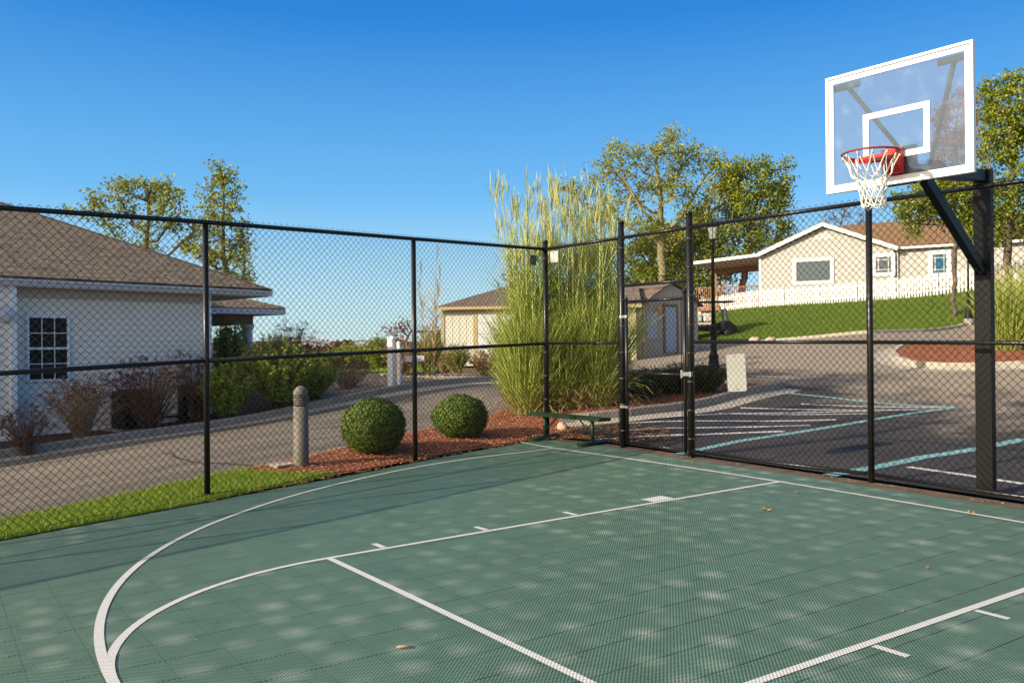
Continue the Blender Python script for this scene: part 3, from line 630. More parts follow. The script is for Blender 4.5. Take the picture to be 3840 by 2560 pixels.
# ================================================================== BASKETBALL GOAL
def hoop():
    px, py = -.045, 1.10; z0 = h1(px, py); e = empty('basketball_goal', (px, py, z0))
    tag(e, 'basketball goal with a clear backboard, red rim and white net on a black post', 'basketball hoop')
    zt = 3.42
    mb = MB(); mb.box((px, py, (z0-.05+zt)/2), (.175, .085, zt-z0+.05)); mb.build('post', M['bmetal'], e, bevel=.008)
    c = np.array([.05, -.69]); yaw = .081; X = np.array([math.cos(yaw), math.sin(yaw), 0]); N = np.array([math.sin(yaw), -math.cos(yaw), 0]); Z = np.array([0,0,1.]); ax = np.array([X, N, Z])
    B0 = np.array([c[0], c[1], 3.65]); W_, H_ = 1.385, 1.145
    ar = MB(); ar.bar((px, py+.04, 3.36), (B0[0]-N[0]*.10, B0[1]-N[1]*.10, 3.22), .11, .12); ar.build('arm', M['bmetal'], e, bevel=.006)
    ar = MB(); ar.bar((px, py-.04, 2.35), (px+(B0[0]-px)*.70, py+(B0[1]-py)*.70, 3.19), .075, .12); ar.build('brace', M['bmetal'], e, bevel=.006)
    pl = MB(); pl.box(B0-N*.055-Z*.40+X*0, (.34, .012, .36), ax=ax); pl.build('mounting_plate', M['bmetal'], e)
    for s in (-1, 1):
        m_ = MB(); p1 = B0+X*s*.50+Z*.455-N*.07; p2 = np.array([B0[0], B0[1], 3.27])-N*.55
        m_.tube([p1, p2+X*s*.05], .022, 10); m_.box(B0+X*s*.50+Z*.46-N*.035, (.26, .03, .055), ax=ax); m_.build('support_strut', M['strut'], e, True)
    bb = MB(); t = .030; fw = .026
    bbe = None
    g = MB(); g.box(B0, (W_-.05, .012, H_-.05), ax=ax); bd = g.build('backboard', M['acryl'], e)
    fr = MB()
    for s in (-1, 1):
        fr.box(B0+Z*s*(H_/2-fw/2), (W_, .05, fw), ax=ax); fr.box(B0+X*s*(W_/2-fw/2), (fw, .0505, H_-2*fw-.001), ax=ax)
    fr.build('frame', M['vwhite'], bd, bevel=.003)
    bo = MB(); iw = .046
    for s in (-1, 1):
        bo.box(B0+Z*s*(H_/2-fw-iw/2-.004)+N*.0085, (W_-2*fw-.006, .004, iw), ax=ax); bo.box(B0+X*s*(W_/2-fw-iw/2-.004)+N*.0085, (iw, .0042, H_-2*fw-2*iw-.01), ax=ax)
    bo.build('border_stripe', M['vwhite'], bd)
    sq = MB(); zc_ = 3.552; w2, h2, lw = .314, .232, .055
    for s in (-1, 1):
        sq.box(np.array([B0[0], B0[1], zc_+s*(h2-lw/2)])+N*.0085, (w2*2, .004, lw), ax=ax); sq.box(np.array([B0[0], B0[1], zc_])+X*s*(w2-lw/2)+N*.0085, (lw, .0042, 2*h2-2*lw), ax=ax)
    sq.build('target_square', M['vwhite'], bd)
    # rim
    zr = 3.30; rc = np.array([B0[0], B0[1], zr])+N*.46; RR = .246
    r_ = MB(); pts = [rc+X*RR*math.cos(a)+N*RR*math.sin(a) for a in np.linspace(0, 2*math.pi, 49)[:-1]]
    r_.tube(pts+[pts[0]], .0095, 10, False); ring = r_.build('rim', M['rim'], e, True)
    br = MB(); fz = B0+N*.03; 
    br.box(np.array([fz[0], fz[1], 3.285])+N*.012, (.17, .03, .235), ax=ax)
    q = [np.array([fz[0], fz[1], 3.375]), np.array([fz[0], fz[1], 3.345])]
    # tapered top tray reaching under the ring, then the sloped underside box
    def quadbox(a, w0, z0_, h0, b, w1, z1_, h1_):
        P = []
        for c_, w, zz, hh in ((a, w0, z0_, h0), (b, w1, z1_, h1_)):
            for sx, sz in ((-1,0),(1,0),(1,-1),(-1,-1)): p = c_+X*sx*w/2; P.append((p[0], p[1], zz+sz*hh))
        i = len(br.v); br.v += P
        for f in ((0,1,2,3),(7,6,5,4),(0,4,5,1),(1,5,6,2),(2,6,7,3),(3,7,4,0)): br.f.append([i+k for k in f])
    quadbox(fz+N*.02, .165, 3.372, .05, fz+N*.20, .15, 3.318, .03)
    quadbox(fz+N*.19, .15, 3.316, .045, fz+N*.34, .30, 3.304, .028)
    quadbox(fz+N*.02, .16, 3.33, .15, fz+N*.17, .12, 3.30, .012)
    for s in (-1, 1):
        arc = [rc+X*RR*math.cos(a)+N*RR*math.sin(a)-Z*.022 for a in np.linspace(-math.pi/2, -math.pi/2+s*1.75, 12)]
        for a, b in zip(arc[:-1], arc[1:]): br.bar(a, b, .008, .034)
    br.build('rim_bracket', M['red'], e, bevel=.002)
    # net
    nn = 12; nb = MB(); rows = [(.238, 0), (.172, -.175), (.132, -.235), (.112, -.295), (.103, -.35), (.100, -.405), (.106, -.455)]; g = random.Random(3)
    def pt(k, j):
        r, z = rows[k]; a = 2*math.pi*(j+(.5 if k % 2 else 0))/nn; jz = g.uniform(-.018, .018)*(k > 1); jr = g.uniform(-.012, .012)*(k > 1)
        return rc+X*(r+jr)*math.cos(a)+N*(r+jr)*math.sin(a)+Z*(z+jz-.012)+X*(.0 if k < 2 else .012*k)*.3
    Pn = [[pt(k, j) for j in range(nn)] for k in range(len(rows))]
    for k in range(len(rows)-1):
        for j in range(nn):
            for dj in ((0, -1) if k % 2 == 0 else (0, 1)):
                a, b = Pn[k][j], Pn[k+1][(j+dj) % nn]; mid = (a+b)/2-Z*.01+(rc-(a+b)/2)*np.array([1,1,0])*.07
                nb.tube([a, mid, b], .0048 if k == 0 else .0058, 5, False)
    for j in range(nn):
        p = Pn[-1][j]; nb.tube([p, p+Z*-.025+X*.008, Pn[-1][(j+1) % nn]], .006, 5, False)
        a = Pn[0][j]; nb.tube([a+Z*.012, a, a-Z*.03], .008, 5)
    nb.build('net', M['net'], ring, True)
hoop()
# ================================================================== BENCH
def zplane(u, v, z): r = ray(u, v); return CP+r*((z-CP[2])/r[2])
def bench():
    a = zplane(1213, 947.5, .46); b = zplane(1376, 962, .46); A = np.array(a[:2]); B = np.array(b[:2])
    d = B-A; L = np.linalg.norm(d); d /= L; n = np.array([-d[1], d[0]]); wdt = .26; z = .46
    c = (A+B)/2+n*wdt/2; e = empty('bench', (c[0], c[1], h1(*c))); tag(e, 'dark green metal bench in the corner of the court', 'bench')
    dd = np.array([d[0], d[1], 0]); n3 = np.array([n[0], n[1], 0]); Z = np.array([0,0,1.]); c3 = np.array([c[0], c[1], z]); ax = np.array([dd, n3, Z])
    s = MB()
    for k in (-1, 1): s.box(c3+n3*k*(wdt/2-.012)-Z*.02, (L, .024, .05), ax=ax); s.box(c3+dd*k*(L/2-.012)-Z*.02, (.024, wdt-.05, .0495), ax=ax)
    for k in range(7): s.box(c3+n3*(-wdt/2+.04+k*(wdt-.08)/6), (L-.04, .011, .006), ax=ax)
    for k in range(56): s.box(c3+dd*(-L/2+.03+k*(L-.06)/55)-Z*.001, (.012, wdt-.04, .005), ax=ax)
    s.build('seat', M['bench'], e)
    for k in (-1, 1):
        p = c3+dd*k*(L/2-.28); zg = h1(p[0], p[1])
        l = MB(); l.tube([(p[0], p[1], z-.03), (p[0], p[1], zg+.06)], .03, 12); l.build('leg', M['bench'], e, True)
        f = MB(); q0 = p-n3*.30; q1 = p+n3*.30
        f.tube([(q0[0], q0[1], zg+.042), (q1[0], q1[1], zg+.042)], .040, 14); f.build('foot', M['bench'], e, True)
        br = MB(); q = c3+dd*k*(L/2-.28-.32); br.tube([(q[0], q[1], z-.03), (p[0]-dd[0]*k*.03, p[1]-dd[1]*k*.03, zg+.17)], .013, 8); br.build('brace', M['bench'], e, True)
bench()
# ================================================================== FENCE SIGNS
def plate(P, d, w, h, z, m, off, name, label, cat='sign', tilt=0, bolts=True, group=None):
    d = np.array([d[0], d[1], 0.])/np.hypot(d[0], d[1]); n = np.array([d[1], -d[0], 0]); Z = np.array([0,0,1.])
    X = d*math.cos(tilt)+Z*math.sin(tilt); Y = -d*math.sin(tilt)+Z*math.cos(tilt)
    c = np.array([P[0], P[1], z])+n*off; mb = MB(); rr = min(w, h)*.1; poly = []
    for sx, sy, a0 in ((1,1,0),(-1,1,90),(-1,-1,180),(1,-1,270)):
        for k in range(5):
            a = R(a0+k*22.5); poly.append(c+X*(sx*(w/2-rr)+rr*math.cos(a))+Y*(sy*(h/2-rr)+rr*math.sin(a)))
    mb.prism(poly, n*.003); o = mb.build(name, m, None, local=c); o.location = Vector(c)
    tag(o, label, cat, group)
    if bolts:
        for s in (-1, 1):
            b = MB(); q = c+Y*s*(h/2-.03); b.lathe(q-np.array([0,0,.004]), [(.007,0),(.007,.008)], 8); b.bar(q-n*.02, q+n*.02, .01, .01); b.build('bolt', M['dark'], o)
    return o
dl = PC-PA2
q = hit(PA2, dl, 1228, 597); plate(q, dl, .17, .17, q[2], noisy('faded_green_sign', (.10,.16,.06), (.13,.19,.08), 6, .5, 0), -.035, 'sign_plate', 'small faded green plate on the left fence near the corner post')
db = BP[1]-PC
q = hit(PC, db, 1279, 590); plate(q, db, .20, .19, q[2], M['signw'], .06, 'sign_plate', 'small white square plate on the fence just right of the corner post')
db = BP[3]-BP[2]
q = hit(BP[2], db, 1686, 856); plate(q, db, .31, .50, q[2], M['signback'], -.05, 'sign_plate', 'tilted pale grey blank sign hung on the fence right of the gate', tilt=R(3.5))
# ================================================================== BOLLARD
def bollard():
    P = at(692, 1080, 11.7); z = h1(P[0], P[1]); e = empty('bollard_light', (P[0], P[1], z)); tag(e, 'round-topped taupe bollard light with louvres in the mulch beside the road', 'bollard')
    r = .105; hh = 1.12
    MB().lathe((P[0], P[1], z), [(r*1.02,-.1),(r*1.0,.03),(r*.97,hh-.28)], 28).build('shaft', M['bollard'], e, True)
    mb = MB()
    for k in range(4): zz = hh-.28+.008+k*.032; mb.lathe((P[0], P[1], z+zz), [(r*.80,0),(r*.80,.009),(r*.97,.012),(r*.97,.027),(r*.80,.031)], 28)
    mb.build('louvre', M['bollard'], e, True)
    prof = [(r*.97, hh-.148)]+[(r*.97*math.cos(a), hh-.105+.105*math.sin(a)) for a in np.linspace(0, 1.5, 9)]
    MB().lathe((P[0], P[1], z), prof, 28).build('dome_cap', M['bollard'], e, True)
    f = MB(); f.box((P[0]-.12, P[1]-.22, h1(P[0]-.12, P[1]-.22)+.01), (.26, .36, .05), .3); tag(f.build('concrete_pad', M['conc']), kind='structure')
bollard()
# ================================================================== BUILDINGS
def siding(mb, P, d, L, z0, z1, n, course=.115, top=None, lap=.022):
    """lapped boards from P along d (length L); top(s) gives the wall top if it is a gable"""
    d = np.array([d[0], d[1], 0.]); n = np.array([n[0], n[1], 0.]); P = np.array([P[0], P[1], 0.]); z = z0; Zv = np.array([0,0,1.])
    while z < z1-.001:
        zt = min(z+course, z1); s0, s1 = 0., L
        if top is not None: s0, s1 = top((z+zt)/2)
        if s1-s0 > .02:
            a = P+d*s0; b = P+d*s1
            mb.face([a+n*lap+Zv*z, b+n*lap+Zv*z, b+n*.001+Zv*zt, a+n*.001+Zv*zt]); mb.face([a+Zv*z, b+Zv*z, b+n*lap+Zv*z, a+n*lap+Zv*z])
        z = zt
def window(parent, P, d, n, w, h, zc_, glass, frame, fw=.06, grid=(0,0), sash=False, name='window'):
    d3 = np.array([d[0], d[1], 0.]); n3 = np.array([n[0], n[1], 0.]); Z = np.array([0,0,1.]); c = np.array([P[0], P[1], zc_])+n3*.02; ax = np.array([d3, n3, Z])
    g = MB().box(c, (w, .02, h), ax=ax).build(name, glass, parent)
    f = MB()
    for s in (-1, 1): f.box(c+d3*s*(w/2+fw/2), (fw, .07, h+2*fw), ax=ax); f.box(c+Z*s*(h/2+fw/2), (w, .068, fw), ax=ax)
    f.build('frame', frame, g, local=parent_loc(g) if False else None)
    if grid != (0,0) or sash:
        b = MB(); gx, gz = grid
        for k in range(1, gx+1): b.box(c+d3*(-w/2+w*k/(gx+1)), (.018, .034, h), ax=ax)
        for k in range(1, gz+1): b.box(c+Z*(-h/2+h*k/(gz+1)), (w, .032, .018), ax=ax)
        if sash: b.box(c, (w, .05, .045), ax=ax)
        b.build('glazing_bars', frame, g)
    return g
def roofplane(mb, pts, e0, e1):
    """roof polygon with uv in metres: u along eave e0->e1, v up the slope"""
    pts = [np.array(p, float) for p in pts]; u = np.array(e1, float)-np.array(e0, float); u /= np.linalg.norm(u)
    nn = np.cross(pts[1]-pts[0], pts[2]-pts[0]); nn /= np.linalg.norm(nn); v = np.cross(nn, u); v = v if v[2] > 0 else -v
    mb.face(pts, [((p-e0)@u, (p-e0)@v) for p in pts])
HD = np.array([-.259, .966]); HN = np.array([.966, .259])         # house wall direction, wall normal (towards the road)
def house_left():
    P3 = at(110, 660, 16.8); E1 = hit(P3, HD, 615, 683); ze = 2.84; zg = -.35
    G = lambda s, o, z: np.array([E1[0]-HD[0]*s+HN[0]*o, E1[1]-HD[1]*s+HN[1]*o, z])     # s metres back along the eave, o metres out from it
    root = G(6, -3, zg); e = empty('house', root); tag(e, 'white sided house with a brown shingle hip roof, at the left behind the road', 'house')
    ov = .42; s0 = 1.35; L = 14
    # u of wall corner
    zt = ze+.03
    w = MB(); d3 = -HD; a = G(s0, -ov, 0); siding(w, a, -HD, 7.1, zg, zt, HN, .118); siding(w, G(s0, -ov, 0), -HN, 9, zg, zt, HD, .118)
    w.box(G(s0+3.6, -ov-.11, (zg+zt)/2), (7.1, .2, zt-zg-.01), math.atan2(HD[1], HD[0])); w.box(G(s0+.11, -ov-4.6, (zg+zt)/2), (.2, 8.6, zt-zg-.01), math.atan2(HD[1], HD[0]))
    # projecting bay at the far left
    sb = float((G(0,0,0)-hit(G(0,-ov+.34,0), HD, 29, 800))[:2]@HD); siding(w, G(sb, -ov+.34, 0), -HD, 7, zg, zt, HN, .118); w.box(G(sb+3.5, -ov+.16, (zg+zt)/2), (7, .35, zt-zg-.01), math.atan2(HD[1], HD[0]))
    w.build('wall', M['sidew'], e)
    for s_, o_ in ((s0, .01-ov), (sb, .35-ov)): MB().box(G(s_, o_, (zg+zt)/2), (.115, .115, zt-zg), math.atan2(HD[1], HD[0])).build('corner_board', M['vwhite'], e)
    # roof
    pit = .475; h = 4.4; rf = MB(); A = G(-.06, .06, ze+.14); B_ = G(L, .06, ze+.14); R0 = G(-.06+h, -h, ze+.14+pit*h); R1 = G(L, -h, ze+.14+pit*h); A2 = G(-.06, -2*h, ze+.14); 
    roofplane(rf, [A, R0, R1, B_], A, B_); roofplane(rf, [A2, R0, A], A2, A); roofplane(rf, [A2, G(L, -2*h, ze+.14), R1, R0], A2, G(L, -2*h, ze+.14))
    r = rf.build('roof', M['shin'], e); sol = r.modifiers.new('s', 'SOLIDIFY'); sol.thickness = .05; sol.offset = -1
    rc = MB(); rc.bar(A+np.array([0,0,.03]), R0+np.array([0,0,.03]), .26, .02); rc.build('ridge_cap', M['shin3'], r)
    g = MB()                                     # K-style gutter: stepped profile extruded along the eave
    prof = [(-.10,-.10),(-.015,-.10),(.01,-.07),(.02,-.03),(.045,.0),(.05,.035),(.035,.045),(-.10,.045)]
    g.prism([G(-.0, .05+o, ze+.09+z) for o, z in prof], G(L, 0, 0)-G(0, 0, 0)); g.prism([G(-.05-o, .1, ze+.09+z) for o, z in prof], G(0, -2*h, 0)-G(0, 0, 0)); g.build('gutter', M['gutter'], e)
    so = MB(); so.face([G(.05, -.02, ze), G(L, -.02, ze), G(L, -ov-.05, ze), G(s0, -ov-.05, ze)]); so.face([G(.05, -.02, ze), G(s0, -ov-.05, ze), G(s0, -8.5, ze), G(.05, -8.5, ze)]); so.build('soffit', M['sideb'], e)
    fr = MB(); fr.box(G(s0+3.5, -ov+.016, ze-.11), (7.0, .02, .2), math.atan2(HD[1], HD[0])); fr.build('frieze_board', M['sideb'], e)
    # window
    pw = hit(G(0, -ov, 0), HD, 109, 800); Wl = hit(G(0, -ov, 0), HD, 66, 800); Wr = hit(G(0, -ov, 0), HD, 153, 800); D_ = (pw-CP)@FW; ww = np.linalg.norm((Wr-Wl)[:2]); zt_ = hit(G(0,-ov,0), HD, 109, 730)[2]; zb_ = hit(G(0,-ov,0), HD, 109, 870)[2]
    window(e, pw+np.array([*HN*.012, 0]), HD, HN, ww, zt_-zb_, (zt_+zb_)/2, M['winglass'], M['vwhite'], .05, (2, 3), True)
    ht = MB(); q = hit(G(0, -ov+.36, 0), HD, 12, 722); ht.lathe((0,0,0), [(.16,0),(.17,.02),(.15,.1),(.05,.13)], 20)
    ht.v = [tuple(q+np.array([*HN, 0])*v[2]+np.array([*HD, 0])*v[0]+np.array([0,0,1])*v[1]) for v in ht.v]; ht.build('vent_hood', M['gutter'], e)
    # porch: low hip roof and a column past the house corner
    po = MB(); zp = 2.34; C = lambda s, o, z: G(s, o, z); c0 = hit(G(-2.0, 0, 0), HD, 655, 709)
    Q = lambda s, o, z: np.array([c0[0]-HD[0]*s+HN[0]*o, c0[1]-HD[1]*s+HN[1]*o, z]); zp = c0[2]
    return e, G, Q, zp, c0
HL = house_left()
def porch():
    e, G, _, _, _ = HL; hd3 = np.array([*HD, 0]); base = np.array(e.location)
    P0 = G(0, -3.0, 0); c0 = hit(P0, HD, 655, 709); z = c0[2]
    Q = lambda s, o, zz: np.array([c0[0]-HD[0]*s+HN[0]*o, c0[1]-HD[1]*s+HN[1]*o, zz]); h = 2.2; L = 4.5
    rf = MB(); A = Q(0, 0, z); B_ = Q(L, 0, z); R0 = Q(h, -h, z+.33*h); R1 = Q(L, -h, z+.33*h); A2 = Q(0, -2*h, z)
    roofplane(rf, [A, R0, R1, B_], A, B_); roofplane(rf, [A2, R0, A], A2, A); r = rf.build('porch_roof', M['shin'], e); s = r.modifiers.new('s', 'SOLIDIFY'); s.thickness = .05; s.offset = -1
    g = MB(); ang = math.atan2(HD[1], HD[0]); g.box(Q(L/2, -.02, z-.10), (L, .09, .15), ang); g.box(Q(.02, -h, z-.10), (.09, 2*h-.1, .149), ang); g.build('porch_gutter', M['gutter'], e)
    b = MB(); b.box(Q(L/2+.5, -.62, z-.32), (L-.7, .22, .27), ang); b.box(Q(.72, -h, z-.32), (.22, 2*h-1.4, .269), ang); b.face([Q(.06,-.06,z-.18), Q(L,-.06,z-.18), Q(L,-2*h,z-.18), Q(.06,-2*h,z-.18)]); b.build('porch_beam', M['porchw'], e)
    for k, o in enumerate((-.62,-3.6)):
        P = Q(.85, o, 0); zg = h1(P[0], P[1]); cbt = z-.455; MB().lathe((P[0], P[1], zg-.1), [(.19,0),(.19,.18),(.155,.2),(.145,cbt-zg-.05),(.19,cbt-zg),(.19,cbt-zg+.1)], 12).build('porch_column', M['gutter'], e)
porch()
def ac_units():
    e0, G, *_ = HL
    P = hit(G(0, .25, 0), HD, 303, 900); z = h1(P[0], P[1]); e = empty('air_conditioner', (P[0], P[1], z)); tag(e, 'dark air conditioner unit standing against the white house behind bare shrubs', 'air conditioner'); ang = math.atan2(HD[1], HD[0])
    b = MB(); b.box((P[0], P[1], z+.45), (.62, .62, .78), ang)
    b.build('casing', M['dark'], e, bevel=.04); l = MB()
    for k in range(14): l.box((P[0], P[1], z+.12+k*.05), (.65, .65, .012), ang)
    l.build('grille', M['bmetal'], e); MB().lathe((P[0], P[1], z+.84), [(.27,0),(.27,.03),(.1,.05),(.02,.055)], 20).build('fan_guard', M['bmetal'], e); MB().box((P[0], P[1], z+.02), (.8, .8, .1), ang).build('pad', M['concd'], e)
    P = hit(G(0, -.22, 0), HD, 447, 925); z = h1(P[0], P[1]); e = empty('utility_cabinet', (P[0], P[1], z)); tag(e, 'grey utility cabinet with dark vents beside the house corner', 'utility box')
    MB().box((P[0], P[1], z+.48), (.55, .36, .78), ang).build('cabinet', M['gutter'], e, bevel=.015)
    q = P-np.array([*HD, 0])*.34; MB().box((q[0]+HN[0]*.1, q[1]+HN[1]*.1, z+.42), (.16, .2, .84), ang).build('meter_box', M['dark'], e, bevel=.01)
    MB().box((P[0]+HN[0]*.185+HD[0]*.05, P[1]+HN[1]*.185+HD[1]*.05, z+.62), (.3, .02, .22), ang).build('vent', M['dark'], e)
    p = MB(); q2 = q-np.array([*HD,0])*.45; p.tube([(q[0], q[1], z+.12), (q2[0], q2[1], z+.12), (q2[0], q2[1], z+.25)], .03, 8); p.build('pipe', M['dark'], e, True)
ac_units()
# ---- cream garage, left of the tall grass
def garage():
    a = at(1015, 838, 36); zg = a[2]-.05; d = np.array([RT[0]*.995-FW[0]*.10, RT[1]*.995-FW[1]*.10]); d /= np.linalg.norm(d); n = np.array([d[1], -d[0]])
    if n@(CP[:2]-a[:2]) < 0: n = -n
    L, W_, zt = 8.2, 5.5, hit(a, d, 1015, 712)[2]; ang = math.atan2(d[1], d[0])
    G = lambda s, o, z: np.array([a[0]+d[0]*s-n[0]*o, a[1]+d[1]*s-n[1]*o, z])
    e = empty('garage', G(L/2, W_/2, zg)); tag(e, 'cream garage with ochre trim and a wide white door, seen left of the tall grass', 'garage')
    w = MB(); w.box(G(L/2, W_/2, (zg+zt)/2), (L, W_, zt-zg), ang)
    for k in range(int(L/.3)): w.box(G(.15+k*.3, -.004, (zg+zt)/2), (.02, .012, zt-zg-.02), ang)
    w.build('wall', M['cream'], e)
    t = MB(); z_ = zt
    for s in (.05, L-.05): t.box(G(s, -.012, (zg+zt)/2), (.13, .04, zt-zg), ang)
    t.box(G(L/2, -.012, zt-.07), (L-.24, .038, .12), ang); dl_ = hit(a, d, 1097, 760); s0 = (dl_-a)[:2]@d; dh = hit(a, d, 1097, 718)[2]; dw = 3.7
    for s in (s0-.09, s0+dw+.09): t.box(G(s, -.014, (zg+dh)/2), (.17, .05, dh-zg), ang)
    t.box(G(s0+dw/2, -.014, dh+.075), (dw+.35, .052, .15), ang); t.build('trim', M['otrim'], e)
    g = MB()
    for k in range(5): hh = (dh-zg)/5; g.box(G(s0+dw/2, -.0, zg+hh*(k+.5)), (dw, .05, hh-.02), ang)
    g.build('garage_door', M['vwhite'], e)
    f = MB(); f.box(G(L/2, -.26, zt+.06), (L+.5, .05, .12), ang); f.build('fascia', M['otrim'], e)
    r = MB(); h = W_/2+.25; p = .33; A, B_ = G(-.25,-.25,zt+.12), G(L+.25,-.25,zt+.12); C_, D_ = G(L+.25,W_+.25,zt+.12), G(-.25,W_+.25,zt+.12); R0, R1 = G(-.25+h*.85,W_/2,zt+.12+p*h), G(L+.25,W_/2,zt+.12+p*h)
    roofplane(r, [A,R0,R1,B_], A, B_); roofplane(r, [D_,R0,A], D_, A); roofplane(r, [C_,R1,R0,D_], C_, D_); r.face([B_,R1,C_]); r.face([A,B_,C_,D_]); r.build('roof', M['shin3'], e)
garage()
# ---- barn shed seen through the gate: gable end towards us has its shade put into the panel colour
def barn():
    c = at(1480, 823, 36.5); zg = c[2]-.05
    d = np.array([RT[0]*.80+FW[0]*.60, RT[1]*.80+FW[1]*.60]); d /= np.linalg.norm(d); b = np.array([-d[1], d[0]])      # d along the gable end, b along the lit side wall going left/back
    if b@RT[:2] > 0: b = -b
    W_ = float((hit(c, d, 1603, 760)-c)[:2]@d); L = 4.6; ze = hit(c, b, 1470, 693)[2]; ang = math.atan2(d[1], d[0])
    G = lambda s, o, z: np.array([c[0]+d[0]*s+b[0]*o, c[1]+d[1]*s+b[1]*o, z]); zr = hit(c, d, 1541, 652)[2]; zk = ze+.9
    e = empty('garden_shed', G(W_/2, L/2, zg)); tag(e, 'cream shed, gable coloured as in shade, with a curved roof and pale blue door seen through the gate', 'shed')
    q_ = W_/2; prof = [(0, ze), (q_*.22, ze+(zr-ze)*.34), (q_*.55, ze+(zr-ze)*.68), (q_, zr), (W_-q_*.55, ze+(zr-ze)*.68), (W_-q_*.22, ze+(zr-ze)*.34), (W_, ze)]
    w = MB(); w.prism([G(0,0,zg)]+[G(s,0,z-.03) for s, z in prof]+[G(W_,0,zg)], G(0,L,0)-G(0,0,0))
    w.build('gable_wall', M['creamshade'], e)
    gr = MB()
    for k in range(1, int(W_/.3)): s = k*.3; zt_ = np.interp(s, [p[0] for p in prof], [p[1] for p in prof])-.08; gr.box(G(s,-.004,(zg+zt_)/2), (.02,.012,zt_-zg), ang)
    gr.build('wall_batten', M['creamshade'], e)
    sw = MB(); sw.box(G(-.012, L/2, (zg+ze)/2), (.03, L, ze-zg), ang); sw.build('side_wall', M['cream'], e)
    t = MB(); t.box(G(-.02,.04,(zg+ze)/2), (.06,.14,ze-zg), ang); t.box(G(-.04,L/2,ze-.06), (.05,L,.14), ang); t.build('trim', M['otrim'], e)
    r = MB(); pr = [(-.22, ze-.12)]+[(s,z+.02) for s, z in prof]+[(W_+.22, ze-.12)]
    for (s0,z0),(s1,z1) in zip(pr[:-1], pr[1:]): roofplane(r, [G(s0,-.2,z0),G(s1,-.2,z1),G(s1,L+.2,z1),G(s0,L+.2,z0)], G(s0,-.2,z0), G(s0,L+.2,z0))
    ro = r.build('roof', M['shin3'], e); sm = ro.modifiers.new('s','SOLIDIFY'); sm.thickness = .06
    q0 = (hit(c, d, 1527, 760)-c)[:2]@d; q1 = (hit(c, d, 1552, 760)-c)[:2]@d; zt_ = hit(c, d, 1540, 705)[2]; zb = hit(c, d, 1540, 808)[2]
    dr = MB(); dr.box(G((q0+q1)/2,-.02,(zt_+zb)/2), (q1-q0,.05,zt_-zb), ang); do = dr.build('door', M['bluedoor'], e)
    fr = MB()
    for s in (q0-.06, q1+.06): fr.box(G(s,-.02,(zt_+zb)/2), (.12,.07,zt_-zb+.1), ang)
    fr.box(G((q0+q1)/2,-.02,zt_+.06), (q1-q0+.24,.075,.12), ang); fr.build('door_frame', M['porchw'], e)
    q0 = (hit(c, d, 1487, 760)-c)[:2]@d; zt2, zb2 = hit(c,d,1487,718)[2], hit(c,d,1487,778)[2]; MB().box(G(q0+.25,-.03,(zt2+zb2)/2), (.62,.03,zt2-zb2), ang).build('notice_panel', M['bluedoor'], e)
    q0 = (hit(c, d, 1510, 700)-c)[:2]@d; zl = hit(c,d,1510,708)[2]; lm = MB(); lm.lathe(G(q0,-.14,zl-.12), [(.05,0),(.09,.05),(.09,.16),(.03,.2)], 10); lm.build('wall_lantern', M['orange'], e)
barn()
